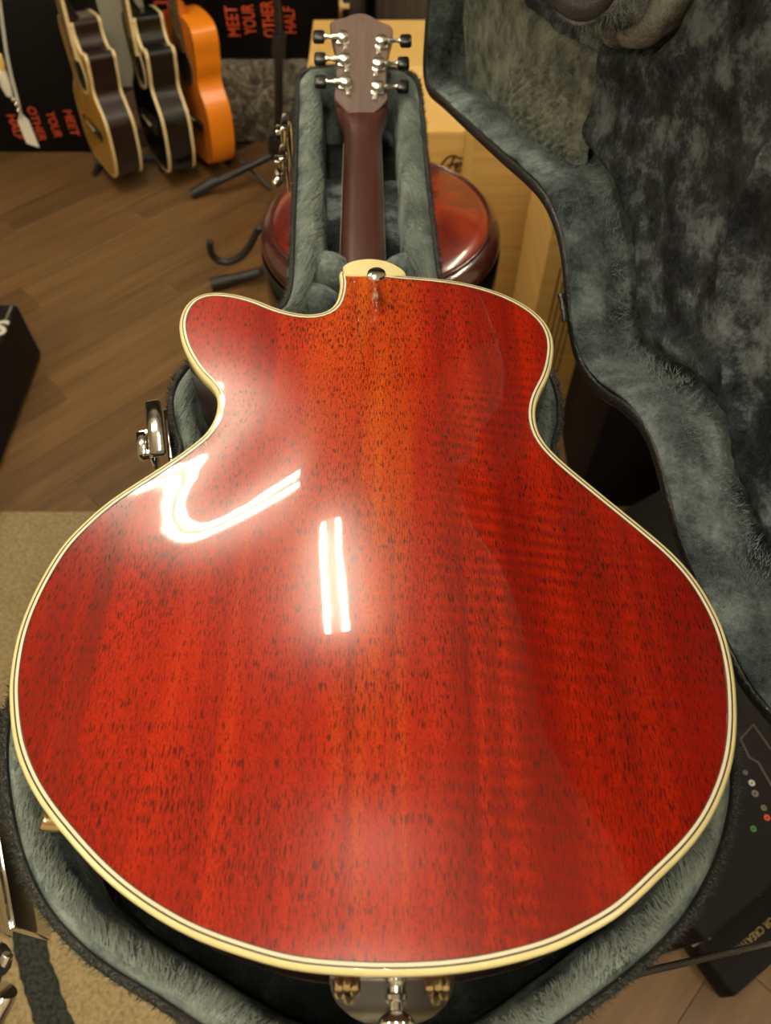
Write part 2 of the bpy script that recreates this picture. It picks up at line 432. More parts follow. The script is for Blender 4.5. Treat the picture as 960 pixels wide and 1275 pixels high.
    D['cabinet'] = mat('brown_cabinet', (.075, .058, .042), .6)
    D['glass'] = mat('clear_sleeve', (.55, .56, .52), .1); 
    return D
MT = build_materials()
# ================================================================ the setting
def box_obj(name, lo, hi, m, parent=None, bevel=0, loc_matrix=None):
    bm = bmesh.new(); c = [(a+b)/2 for a, b in zip(lo, hi)]; s = [b-a for a, b in zip(lo, hi)]
    add_box(bm, c, s, loc_matrix, bevel); return bmobj(name, bm, m, parent)
X0, X1, Y0, Y1 = -2.9, 2.6, -2.4, 3.12
floor = box_obj('floor', (X0, Y0, -.08), (X1, Y1, -.012), mat('subfloor', (.03, .016, .008), .8)); tag(floor, kind='structure')
tag(box_obj('wall_back', (X0, Y1, -.08), (X1, Y1+.1, CEIL), MT['wall_dark']), kind='structure')
for nm, lo, hi in (('wall_front', (X0, Y0-.1, -.08), (X1, Y0, CEIL)),
                   ('wall_left', (X0-.1, Y0, -.08), (X0, Y1, CEIL)), ('wall_right', (X1, Y0, -.08), (X1+.1, Y1, CEIL))):
    tag(box_obj(nm, lo, hi, MT['wall']), kind='structure')
tag(box_obj('ceiling', (X0, Y0, CEIL), (X1, Y1, CEIL+.1), MT['ceiling']), kind='structure')
tag(box_obj('added_soffit_1', (X0, 2.42, 2.30), (X1, Y1, CEIL-.002), MT['wall_dark']), kind='structure')  # unseen soffit, added to put a dark edge into the guitar back's reflection
# laminate boards running at 45 degrees
def planks():
    W, L = .125, 1.25
    dirv = np.array([.7071, .7071]); nrm = np.array([-.7071, .7071])
    src = {}
    bm = bmesh.new(); add_box(bm, (0, 0, -.006), (L-.0007, W-.0007, .012), None, .0006, 1)
    me = bmobj('plank', bm, MT['oak'], None, False); mesh0 = me.data; bpy.data.objects.remove(me)
    k = 0
    for j in range(-40, 40):
        off = (j*.37) % 1*L
        for i in range(-6, 6):
            c = dirv*(i*L+off)+nrm*(j*W)
            # keep what the photograph can see
            if not (-2.3 < c[0] < 1.9 and -.7 < c[1] < 3.0): continue
            if c[0] < -.75 and c[1] < .55: continue
            px, py = proj((c[0], c[1], 0))
            e1 = proj((*(c+dirv*L/2), 0)); e2 = proj((*(c-dirv*L/2), 0))
            if min(px, e1[0], e2[0]) > 1150 or max(px, e1[0], e2[0]) < -250: continue
            o = bpy.data.objects.new('plank', mesh0); COL.objects.link(o)
            o.location = (c[0], c[1], 0); o.rotation_euler = (0, 0, math.pi/4); o.parent = floor; k += 1
    # plain boards continue outside the view as one sheet just below the boards
planks()
# carpet square with a dark woven curve
crp = empty('carpet', (-.9, .2, 0))
def carpet():
    bm = bmesh.new(); add_box(bm, (-1.16, -.2, .006), (2.48, 2.42, .011), None, .004, 2)
    base = bmobj('carpet_field', bm, MT['carpet'])
    c = [at_z(x, y, .013) for x, y in [(-160, 790), (-75, 830), (-20, 880), (6, 950), (16, 1020), (24, 1085), (33, 1150), (45, 1210), (68, 1275), (110, 1345), (175, 1420), (300, 1560), (520, 1700)]]
    cl = catmull([(p[0], p[1]) for p in c], 150, closed=False)
    T = np.gradient(cl, axis=0); T /= np.linalg.norm(T, axis=1)[:, None]; nn = np.stack([T[:, 1], -T[:, 0]], 1)
    wd = np.array([.021+.008*t for t in np.linspace(0, 1, 150)])
    rj = np.array([random.uniform(-.0022, .0022) for _ in range(150)])
    a = cl+nn*(wd+rj)[:, None]; b = cl-nn*(wd+np.roll(rj, 7))[:, None]
    V = [(*p, .0122) for p in a]+[(*p, .0122) for p in b]+[(*p, .0142) for p in (a*.97+b*.03)]+[(*p, .0142) for p in (b*.97+a*.03)]
    n = 150; F = []
    for i in range(n-1):
        F += [(i, i+1, 2*n+i+1, 2*n+i), (2*n+i, 2*n+i+1, 3*n+i+1, 3*n+i), (3*n+i, 3*n+i+1, n+i+1, n+i)]
    band = mesh('pattern_band', V, F, MT['carpet_dark'])
    band['label'] = 'dark curved band woven into the beige carpet'
    adopt(crp, [base, band])
bpy.context.view_layer.update()
carpet()
tag(crp, 'beige carpet with a dark curved band, over the wooden floor', 'carpet')
# ceiling battens, each with two fluorescent tubes
def batten(x, y, rot, L, hs, i, label):
    r = empty('ceiling_light', (x, y, CEIL)); r.rotation_euler = (0, 0, math.radians(rot))
    bm = bmesh.new(); add_box(bm, (0, 0, -.022), (L+.06, hs*2+.06, .044), None, .006, 2); bmobj('housing', bm, MT['white'], r)
    for s in (-1, 1):
        bm = bmesh.new(); add_box(bm, (s*(L/2+.012), 0, -.062), (.018, hs*2+.04, .04), None, .004, 2); bmobj('lamp_holder', bm, MT['white'], r)
        bm = bmesh.new(); add_tube(bm, [(-L/2, s*hs, -.062), (L/2, s*hs, -.062)], .013, 12); bmobj('tube', bm, MT['tube'], r)
        ld = bpy.data.lights.new('tube_light', 'AREA'); ld.shape = 'RECTANGLE'; ld.size = L; ld.size_y = .026
        ld.energy = TUBE_W*L/1.2; ld.color = LIGHT_COL
        lo = bpy.data.objects.new('tube_light', ld); COL.objects.link(lo); lo.location = (0, s*hs, -.078); lo.parent = r
    tag(r, label, 'ceiling light', 'fluorescent battens on the shop ceiling')
FL = ['twin-tube ceiling light mirrored as two bars in the middle of the red guitar', 'slanted twin-tube ceiling light mirrored as a hook in the bass shoulder of the red guitar', 'short twin-tube ceiling light behind the viewer above the case tail',
      'long twin-tube ceiling light behind the viewer on the raised lid side', 'long twin-tube ceiling light behind the viewer above the beige carpet', 'long twin-tube ceiling light above the kraft cartons']
for i, f in enumerate(FIXTURES): batten(*f, i, FL[i])
# ================================================================ the red guitar, face down
def add_z(P, z): return [(p[0], p[1], z) for p in P]
def red_guitar():
    root = empty('hollow_body_guitar', (0, .27, .934)); bpy.context.view_layer.update()
    tag(root, 'red mahogany hollow-body guitar with one cutaway, lying face down in the open case', 'guitar')
    K = []
    O = body_outline(); DEPTH = .088
    # --- arched back
    I = inset(O, .0056); arch = Arch(I); I7 = smooth(inset(I, .007), 3); A = axis_of(I7)
    ss = np.linspace(0, 1, 60)[1:]; n = NB; V = []; F = []
    z7 = np.array([[arch(p[0], p[1])] for p in I7]); z7 = smooth(z7, 4)[:, 0]
    for s in ss:
        for k in range(n):
            x = A[k, 0]+(I7[k, 0]-A[k, 0])*s; y = A[k, 1]+(I7[k, 1]-A[k, 1])*s
            V.append((x, y, ZB+(z7[k] if s == 1 else arch(x, y))))
    for t in (.2, .4, .6, .8, 1.0):
        V += [(*(I7[k]*(1-t)+I[k]*t), ZB+z7[k]*(1-t)) for k in range(n)]
    for i in range(len(ss)+4):
        for k in range(n):
            k2 = (k+1) % n; F.append((i*n+k, (i+1)*n+k, (i+1)*n+k2, i*n+k2))
    c0 = len(V); V += [(A[k, 0], A[k, 1], ZB+arch(A[k, 0], A[k, 1])) for k in range(n)]
    for k in range(n): F.append((c0+k, k, (k+1) % n, c0+(k+1) % n))
    back = mesh('back', V, F, MT['back'], None)
    bm = bmesh.new(); bm.from_mesh(back.data); bmesh.ops.remove_doubles(bm, verts=bm.verts, dist=.0006); bm.to_mesh(back.data); bm.free(); back.data.shade_smooth()
    K.append(back)
    # --- purfling lines and cream binding
    def strip(name, d0, d1, z, m, th=.0004):
        a = inset(O, d0); b = inset(O, d1)
        V, F = loft([add_z(a, z-.001), add_z(a, z+th), add_z(b, z+th), add_z(b, z-.001)])
        K.append(mesh(name, V, F, m, None, False))
    strip('inner_purfling_line', .0062, .0054, ZB, MT['purf_b'], .0003)
    strip('white_purfling', .0056, .0038, ZB, MT['purf_w'], .0004)
    strip('black_purfling', .0039, .0030, ZB, MT['purf_b'], .00045)
    a = O
    prof = [(.0031, .0004), (.0018, .0002), (.0007, -.0006), (.0001, -.0018), (0, -.004), (0, -.0085), (.0004, -.0088)]
    V, F = loft([add_z(inset(O, d), ZB+z) for d, z in prof]); K.append(mesh('binding', V, F, MT['cream'], None))
    # --- ribs and face
    V, F = loft([add_z(inset(O, .0004), ZB-.0086), add_z(inset(O, .0004), ZB-DEPTH)]); K.append(mesh('sides', V, F, MT['side'], None))
    fv, ff = fill2d(O[::3], .03); zz = [ZB-DEPTH]*len(fv)
    K.append(mesh('face', [(p[0], p[1], ZB-DEPTH) for p in fv], ff, MT['back'], None, False))
    V, F = loft([add_z(O, ZB-DEPTH+.007), add_z(O, ZB-DEPTH), add_z(inset(O, .004), ZB-DEPTH-.0006)]); K.append(mesh('front_binding', V, F, MT['cream'], None))
    # --- neck
    def ax(px, py, z): return at_z(px, py, z)
    yN, yH = .905, .50
    xN = at_z(451, 158, .972)[0]; xH = at_z(451.5, 320, .957)[0]
    X = lambda y: xH+(xN-xH)*(y-.655)/(.905-.655)
    HW = lambda y: .0245+(.0228-.0245)*(y-.655)/(.905-.655)
    ZT = lambda y: .9545+(.9735-.9545)*(y-.60)/(.905-.60)      # crown of the neck back
    def dsec(y, x, hw, zt, th, flat=.62, n=22):
        L = []
        for i in range(n+1):
            t = math.pi*i/n
            cx = math.copysign(abs(math.cos(t))**flat, math.cos(t)); cy = abs(math.sin(t))**.85
            L.append((x+hw*cx, y, zt-th+th*cy))
        L.append((x-hw, y, zt-th-.001)); L.append((x+hw, y, zt-th-.001))
        return L
    secs = []
    for y in np.linspace(.50, .885, 14): secs.append(dsec(y, X(y), HW(y), ZT(y), .019))
    # volute and flare into the headstock
    secs.append(dsec(.900, X(.9), .0232, ZT(.9)+.0015, .018, .66))
    secs.append(dsec(.915, X(.915), .0262, ZT(.905)+.0032, .016, .60))
    secs.append(dsec(.930, X(.93), .0308, ZT(.905)+.0022, .0125, .50))
    secs.append(dsec(.945, X(.945), .0330, ZT(.905)+.0030, .009, .40))
    V, F = loft(secs, True, True, True); neck = mesh('neck', V, F, MT['neck'], None, True, 50); K.append(neck)
    bm = bmesh.new()
    for y0 in (0,):
        L0 = [(X(y)+s*(HW(y)+.0006), y, ZT(y)-.0205-dz) for dz in (0, .006) for s in (-1, 1) for y in (.42, .902)]
        vs = [bm.verts.new(v) for v in L0]
        for f in ((0, 1, 3, 2), (4, 5, 7, 6), (0, 1, 5, 4), (2, 3, 7, 6), (0, 2, 6, 4), (1, 3, 7, 5)): bm.faces.new([vs[i] for i in f])
    K.append(bmobj('fretboard', bm, MT['ebony'], None, False))
    # white edge of the fretboard seen on the bass side
    for s in (-1, 1):
        bm = bmesh.new(); add_tube(bm, [(X(y)+s*(HW(y)-.0002), y, ZT(y)-.0205) for y in (.55, .905)], .0008, 8); K.append(bmobj('fretboard_binding', bm, MT['cream'], None))
    # --- heel with its cream cap
    cap = catmull([at_z(x, y, ZB-.001)[:2] for x, y in [(428, 340), (428, 333), (440, 327), (460, 324.5), (480, 327), (496, 334), (504, 341), (501, 345.5), (465, 345.5), (431, 345)]], 60)
    cap = ccw(cap)
    V, F = loft([add_z(cap, ZB-.0075), add_z(cap, ZB+.0002), add_z(inset(cap, .0012), ZB+.0014)], True, False, True); K.append(mesh('heel_cap', V, F, MT['cream'], None, True, 40))
    loops = []
    cc = cap.mean(0)
    for t in np.linspace(0, 1, 9):
        z = ZB-.0075-t*.062; k = 1-.10*t
        L = (cap-cc)*np.array([k-.30*t*(1-t)*0, 1])+cc
        L = L.copy(); far = L[:, 1] > cc[1]-.002; L[far, 1] += .012*t**2.2
        loops.append(add_z(L, z))
    V, F = loft(loops, True, False, True); K.append(mesh('heel', V, F, MT['neck'], None, True, 50))
    # --- headstock
    th = math.radians(13.5)
    hp = np.array([X(.93), .925, .9755]); hn = np.array([0, -math.sin(th), math.cos(th)]); hy = np.array([0, math.cos(th), math.sin(th)])
    pts = [(428, 22), (438, 17.5), (448, 15.5), (458, 17.5), (473, 26), (486, 30.5), (490, 37), (487, 48), (483.5, 62), (481.5, 85), (481, 103), (483, 116), (483, 124), (474, 134), (462, 144), (452, 151),
           (443, 148), (430, 137), (416.5, 123), (416, 118), (419, 103), (418.5, 85), (417.5, 64), (413, 45), (410.5, 33), (410.5, 27.5), (416, 24)]
    HP = [at_plane(x, y, hp, hn) for x, y in pts]
    uv = np.array([(p[0]-hp[0], np.dot(p-hp, hy)) for p in HP]); uv = ccw(resample(uv, 130)); uv = smooth(uv, 1)
    Wd = lambda u, v, h=0: hp+np.array([1, 0, 0])*u+hy*v+hn*h
    L = [[Wd(p[0], p[1], h) for p in inset(uv, d)] for d, h in ((.001, -.015), (0, -.014), (0, -.0012), (.0012, 0))]
    fv, ff = fill2d(inset(uv, .0012), .012)
    V, F = loft(L); b0 = len(V); V += [Wd(p[0], p[1], 0) for p in fv]; F += [tuple(b0+i for i in f) for f in ff]
    b0 = len(V); V += [Wd(p[0], p[1], -.015) for p in fv]; F += [tuple(b0+i for i in f[::-1]) for f in ff]
    hd = mesh('headstock', V, F, MT['head'], None, True, 30); K.append(hd)
    # neck apex running up into the head: raised V
    bm = bmesh.new()
    tip = Wd(0+.001, .052, .0004)
    # --- tuners
    TN = [(427, 45, -1), (429, 72.5, -1), (430, 101, -1), (475, 50, 1), (471.5, 78, 1), (470.5, 107, 1)]
    tun = []
    for px, py, sd in TN:
        c = at_plane(px, py, hp+hn*.006, hn)-hn*.006
        ex = Vector((sd, 0, 0)); ez = Vector(hn); ey = Vector(hy)
        m = M3(ex, ey*1.0, ez*1.0, c)
        bm = bmesh.new()
        add_box(bm, (.0, .0, .0016), (.0165, .0175, .0032), m, .0014, 2)
        add_lathe(bm, [(.0, .0102), (.0045, .0101), (.0070, .0092), (.0080, .0074), (.0082, .003), (.0082, .001)], m, 28)
        add_box(bm, (-.0036, -.0125, .0012), (.0062, .012, .0024), m, .001, 2)
        add_lathe(bm, [(0, .0034), (.0026, .0032), (.0030, .0020), (.0030, .001)], m @ Matrix.Translation((-.0036, -.0158, 0)), 14)
        h = bmobj('tuner_housing', bm, MT['tuner'], None); K.append(h)
        bm = bmesh.new()
        rot = Matrix.Rotation(math.pi/2, 4, 'Y')
        base = m @ Matrix.Translation((.0065, .001, .0042)) @ rot
        L1 = (.0175 if sd < 0 else .0175)
        add_lathe(bm, [(0, 0), (.0034, 0), (.0034, .007), (.0022, .009), (.0020, L1-.003), (.0034, L1-.002), (.0034, L1), (0, L1)], base, 14)
        s_ = bmobj('tuner_shaft', bm, MT['tuner'], None); tun.append((s_, h))
        bm = bmesh.new()
        add_box(bm, (.0065+L1+.0068, .001, .0042), (.0150, .0180, .0090), m @ Matrix.Identity(4), .0034, 3)
        b_ = bmobj('tuner_button', bm, MT['button'], None); tun.append((b_, h))
    # --- strap button on the shoulder of the back
    zs = ZB+.0135
    c = at_z(469, 363, ZB+.006); 
    bm = bmesh.new()
    add_lathe(bm, [(0, -.006), (.0050, -.006), (.0050, .0), (.0040, .003), (.0030, .006), (.0028, .014), (.0042, .0170), (.0072, .0195), (.0080, .0215), (.0074, .0232), (.0040, .0242), (0, .0243)],
              Matrix.Translation((c[0], c[1], c[2]-.004)), 28)
    K.append(bmobj('strap_button', bm, MT['chrome'], None))
    # --- tailpiece bracket, end pin and screws on the tail rim
    tx = at_z(488, 1225, .98)[0]; ty = O[:, 1].min()
    bm = bmesh.new()
    hwp = .033; L = [(-hwp, .000), (hwp, .000)]+[(hwp*math.cos(t), -.0005-.0215*math.sin(t)) for t in np.linspace(.12, math.pi-.12, 24)]
    vt = [bm.verts.new((tx+x, ty+.002+y, .982+.004*(-y/.02))) for x, y in L]; vb = [bm.verts.new((tx+x, ty+.002+y, .9795+.004*(-y/.02))) for x, y in L]
    bm.faces.new(vt); bm.faces.new(vb[::-1])
    for i in range(len(L)): bm.faces.new((vt[i], vt[(i+1) % len(L)], vb[(i+1) % len(L)], vb[i]))
    tp = bmobj('tailpiece_bracket', bm, MT['dark_chrome'], None, False); K.append(tp)
    screws = []
    for dx, dz in ((-.0275, .003), (-.0195, .0), (.0195, .0), (.0275, .004), (-.023, .0085), (.0235, .0095)):
        bm = bmesh.new(); add_lathe(bm, [(0, .0048), (.0020, .0042), (.0030, .0022), (.0031, 0), (.0018, -.001), (.0018, -.010)], Matrix.Translation((tx+dx, ty-.0005, .9855+dz)) @ Matrix.Rotation(math.radians(48), 4, 'X'), 12)
        K.append(bmobj('tailpiece_screw', bm, MT['brass'], None))
    bm = bmesh.new()
    add_lathe(bm, [(0, -.004), (.0052, -.004), (.0054, .001), (.0036, .003), (.0034, .0055), (.0052, .0065), (.0052, .0085), (.0034, .0095), (.0034, .013), (.0075, .0155), (.0092, .0180), (.0090, .0195), (.0060, .0212), (0, .0214)],
              Matrix.Translation((tx+.002, ty, 1.0005)) @ Matrix.Rotation(math.pi/2, 4, 'X'), 28)
    K.append(bmobj('end_pin', bm, MT['chrome'], None))
    # --- volume knob poking out under the rim of the lower bout
    kp = at_z(66, 1033, .985)
    bm = bmesh.new(); add_lathe(bm, [(0, .012), (.0052, .0115), (.006, .010), (.0064, 0), (.0064, -.012)], Matrix.Translation(kp+np.array([.004, .004, 0])) @ Matrix.Rotation(math.radians(-55), 4, 'Y') @ Matrix.Identity(4), 24)
    kn = bmobj('jack_socket', bm, MT['brass'], None); K.append(kn)
    adopt(root, K)
    bpy.context.view_layer.update()
    for s_, h in tun: s_.parent = h; s_.matrix_parent_inverse = h.matrix_world.inverted()
    return root
guitar = red_guitar()
# ================================================================ the open case
ZR = .975
CASE_PX = [(480, 1368), (380, 1352), (300, 1318), (232, 1277), (187, 1247), (112, 1199), (56, 1142), (22, 1075), (4, 1000), (0, 940), (3, 895), (16, 845), (30, 790), (56, 735), (94, 682), (140, 635), (190, 597), (222, 565),
           (217, 540), (209, 510), (212, 480), (228, 455), (255, 432), (290, 408), (325, 392), (350, 378), (359, 352), (361, 321), (366, 204), (368.5, 110), (370, 94), (378, 86), (400, 82), (445, 80), (495, 84), (515, 91), (523, 104),
           (528, 146), (535, 222), (547, 321), (553, 350), (575, 372), (612, 388), (648, 405), (672, 430), (684, 452), (694, 475), (700, 498), (699, 528), (692, 558), (712, 600), (750, 637), (793, 675), (836, 722), (872, 775), (897, 830),
           (911, 880), (920, 945), (916, 1017), (893, 1090), (857, 1150), (810, 1199), (762, 1238), (700, 1283), (630, 1330), (560, 1357)]
CN = 420
def case_outline():
    P = np.array([at_z(x, y, ZR)[:2] for x, y in CASE_PX]); return ccw(smooth(catmull(P, CN), 2))
def blades(name, anchor, parent, m, wide=.0006):
    """short fibres of the pile: one triangle each. anchor: list of (point, direction, length)"""
    V = []; F = []
    for p, d, l in anchor:
        s = np.cross(d, np.random.rand(3)-.5); s = s/(np.linalg.norm(s)+1e-9)*wide*.5
        k = len(V); V += [p-s, p+s, p+d*l]; F.append((k, k+1, k+2))
    o = mesh(name, V, F, m, parent, False); o['kind'] = 'stuff'; return o
def case_bottom():
    root = empty('guitar_case', (0, .27, .868)); bpy.context.view_layer.update()
    tag(root, 'open black guitar case with grey plush lining, under the red guitar', 'guitar case')
    K = []
    C = case_outline()
    # black vinyl shell: floor, wall and rolled lip
    prof = [(.010, .869), (.004, .871), (.0, .877), (0, .969), (.0005, .9725), (.0016, .9745), (.0030, .9745), (.0040, .9725), (.0042, .966)]
    V, F = loft([add_z(inset(C, d), z) for d, z in prof])
    fv, ff = fill2d(inset(C, .010)[::4], .05)
    b = len(V); V += [(p[0], p[1], .869) for p in fv]; F += [tuple(b+i for i in f) for f in ff]
    K.append(mesh('case_shell', V, F, MT['vinyl'], None))
    V, F = loft([add_z(inset(C, -.0010), .9600), add_z(inset(C, -.0016), .966), add_z(inset(C, -.0008), .9735), add_z(inset(C, .0010), .9758), add_z(inset(C, .0026), .9750)]); K.append(mesh('lip_edging', V, F, MT['weave'], None))
    # padded plush wall, swelling a little unevenly
    npz = np.array([noise.noise((p[0]*14, p[1]*14, 2.0)) for p in C])
    neck = np.clip((C[:, 1]-.60)/.06, 0, 1)
    loops = []
    thick = .017+.012*neck+.003*npz
    for t in np.linspace(0, 1, 16):
        a = t*math.pi*.5
        if t < .45:
            q = t/.45; d = .0022+(thick-.0022)*math.sin(q*math.pi/2); z = .968+.0145*math.sin(min(1, q*1.25)*math.pi)*.75-.004*q
        else:
            q = (t-.45)/.55; d = thick+.006*math.sin(q*math.pi*.9); z = .964-q*.079
        nz = np.array([noise.noise((p[0]*55, p[1]*55, z*60))*.0014 for p in C])
        Q = C-normals(C)*(np.array(d)+nz)[:, None] if np.ndim(d) else C-normals(C)*(d+nz)[:, None]
        Q = smooth(Q, 1)
        loops.append([(p[0], p[1], z+.5*nz[i]) for i, p in enumerate(Q)])
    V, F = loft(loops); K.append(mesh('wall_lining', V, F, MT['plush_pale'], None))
    IN = smooth(C-normals(C)*.024, 3)
    fv, ff = fill2d(IN[::3], .012)
    K.append(mesh('floor_lining', [(p[0], p[1], .886+.004*noise.noise((p[0]*20, p[1]*20, 0))) for p in fv], ff, MT['plush_shaded'], None))
    # neck rest block between the walls
    x0 = at_z(391, 262, .93)[0]; x1 = at_z(514, 262, .93)[0]
    def pad(name, lo, hi, m, r=.012, nx=26, ny=26, amp=.003, crown=.006):
        V = []; F = []
        for j in range(ny+1):
            for i in range(nx+1):
                u, v = i/nx, j/ny
                x = lo[0]+(hi[0]-lo[0])*u; y = lo[1]+(hi[1]-lo[1])*v
                ex = min(u, 1-u)*(hi[0]-lo[0]); ey = min(v, 1-v)*(hi[1]-lo[1])
                q = min(ex, ey); k = 1-(1-min(1, q/r))**2
                z = hi[2]-r*(1-math.sqrt(max(0, k)))+crown*math.sin(math.pi*u)*math.sin(math.pi*v)+amp*noise.noise((x*45, y*45, 3))
                V.append((x, y, z))
        for j in range(ny):
            for i in range(nx):
                a = j*(nx+1)+i; F.append((a, a+1, a+nx+2, a+nx+1))
        rim = [i for i in range(nx+1)]+[j*(nx+1)+nx for j in range(1, ny+1)]+[ny*(nx+1)+i for i in range(nx-1, -1, -1)]+[j*(nx+1) for j in range(ny-1, 0, -1)]
        b = len(V); V += [(V[i][0], V[i][1], lo[2]) for i in rim]
        for k in range(len(rim)):
            k2 = (k+1) % len(rim); F.append((rim[k], b+k, b+k2, rim[k2]))
        return mesh(name, V, F, m, None)
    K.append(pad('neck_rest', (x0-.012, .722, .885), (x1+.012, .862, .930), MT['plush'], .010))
    # rounded shoulder cushions by the heel
    def lump(pts, r, m):
        bm = bmesh.new(); P = curve3(pts, 26)
        rr = [r*max(.04, math.sqrt(max(0, 1-abs(2*i/25-1)**3.2))) for i in range(26)]
        add_tube(bm, P, rr, 22)
        for v in bm.verts:
            v.co += Vector(v.co-Vector(P[0])).normalized()*(.0024*noise.noise(v.co*38))
        return bmobj('shoulder_cushion', bm, m, None, True, 80)
    K.append(lump([at_z(371, 362, .935), at_z(386, 343, .942), at_z(412, 344, .940), at_z(426, 372, .925)], .024, MT['plush_pale']))
    K.append(lump([at_z(362, 402, .930), at_z(375, 386, .938), at_z(395, 380, .942), at_z(415, 402, .925)], .022, MT['plush_pale']))
    K.append(lump([at_z(478, 356, .925), at_z(500, 340, .936), at_z(524, 338, .938), at_z(542, 356, .930)], .020, MT['plush_pale']))
    # fibres of the pile: a ruffled fringe on the lip and brushed hair over the swollen wall
    An = []; Ad = []
    nrm = normals(C)
    rs = np.random.RandomState(3)
    ys = C[:, 1]
    def samp():
        k = rs.randint(CN); t = rs.rand(); p = C[k]*(1-t)+C[(k+1) % CN]*t; n = nrm[k]; tg = np.array([-n[1], n[0]]); return k, p, n, tg
    for _ in range(52000):
        k, p, n, tg = samp()
        if rs.rand() > 1.25-.6*min(1, max(0, p[1])/.5): continue
        d = .003+rs.rand()**.8*(thick[k]-.003); q = math.asin(min(1, max(0, (d-.0022)/(thick[k]-.0022))))*2/math.pi; z = .9675+.0145*math.sin(min(1, q*1.25)*math.pi)*.75-.004*q
        wv = noise.noise((p[0]*26, p[1]*26, 5))
        dr = np.array([*(-n*(.55+.5*wv)+tg*(.35*math.sin(p[0]*60+p[1]*47)+rs.randn()*.25)), .42+rs.rand()*.35]); dr /= np.linalg.norm(dr)
        An.append((np.array([*(p-n*d), z]), dr, .0055+rs.rand()*.0045))
    K.append(blades('plush_pile', An, None, MT['pile'], .00055))
    for _ in range(16000):
        k, p, n, tg = samp(); 
        dr = np.array([*(n*(.35+rs.randn()*.35)+tg*rs.randn()*.45), .35+rs.rand()*.5]); dr /= np.linalg.norm(dr)
        Ad.append((np.array([*(p-n*(-.001+rs.rand()*.004)), .9735]), dr, .003+rs.rand()*.0035))
    K.append(blades('lip_pile', Ad, None, MT['pile_dark'], .0006))
    adopt(root, K)
    return root, C
case, CASE = case_bottom()
# ---------------------------------------------------------------- latches on the outer wall
def latch(px, py, yaw, parent, size=1.0, open_=True, z=.955, toggle=True):
    p = at_z(px, py, z); m = Matrix.Translation(p) @ Matrix.Rotation(yaw, 4, 'Z') @ Matrix.Scale(size, 4)
    # local x along the wall, y outward
    K = []
    bm = bmesh.new(); add_box(bm, (0, .0015, -.018), (.046, .003, .040), m, .0012, 2); base = bmobj('latch_plate', bm, MT['chrome'], None)
    bm = bmesh.new(); add_box(bm, (0, .0062, .012), (.040, .0085, .005), m, .0018, 2); add_box(bm, (0, .0100, -.004), (.040, .0025, .030), m, .001, 2)
    lever = bmobj('latch_lever', bm, MT['chrome'], None)
    bm = bmesh.new(); add_box(bm, (-.004, .0155, .004), (.018, .006, .006), m, .0015, 2); add_box(bm, (-.011, .012, .004), (.004, .010, .005), m, .001, 1); add_box(bm, (.004, .012, .004), (.004, .010, .005), m, .001, 1)
    hook = bmobj('latch_hook', bm, MT['chrome'], None)
    out = [base, lever, hook]
    if toggle:
        bm = bmesh.new()
        add_tube(bm, [m @ Vector(q) for q in [(-.030, .006, -.002), (-.036, .014, -.006), (-.046, .020, -.010)]], .0022*size, 10)
        add_lathe(bm, [(0, 0), (.0062, 0), (.0066, .002), (.0066, .010), (.0058, .012), (0, .012)], m @ Matrix.Translation((-.047, .020, -.010)) @ Matrix.Rotation(math.radians(62), 4, 'X') @ Matrix.Rotation(.6, 4, 'Y'), 20)
        add_tube(bm, [m @ Vector(q) for q in [(-.030, .010, .000), (-.030, .014, -.003)]], .0070*size, 14)
        out.append(bmobj('latch_toggle', bm, MT['chrome'], None))
    for o in out: o.parent = parent; o.matrix_parent_inverse = parent.matrix_world.inverted()
    lb = {'latch_plate': None}
    return out
bpy.context.view_layer.update()
latch(214, 548, math.radians(104), case, 1.5, z=.962)
latch(10, 1085, math.radians(116), case, 1.45)
latch(361, 163, math.radians(91), case, .9, toggle=False)
latch(358, 200, math.radians(93), case, .8)
# black cord that ties the lid to the case
def cord():
    pts = [(at_z(738, 1229, .966)), (at_z(760, 1222, .955)), (at_z(800, 1211, .93)), (at_z(860, 1197, .905)), (at_z(915, 1184, .885)), (at_z(975, 1172, .875)), (at_z(1060, 1160, .875)), np.array([.335, .03, .93])]
    P = catmull(pts, 90, closed=False); bm = bmesh.new(); add_tube(bm, P, .0021, 8)
    for ph in (0, 2.1, 4.2):
        Q = [(p[0]+.0013*math.cos(ph+i*1.1), p[1]+.0013*math.sin(ph+i*1.1)*.6, p[2]+.0013*math.sin(ph+i*1.1)) for i, p in enumerate(P)]
        add_tube(bm, Q, .0011, 6)
    o = bmobj('lid_cord', bm, MT['rubber'], None, True, 80); o.parent = case; o.matrix_parent_inverse = case.matrix_world.inverted()
    o['label'] = 'black braided lid cord'
cord()
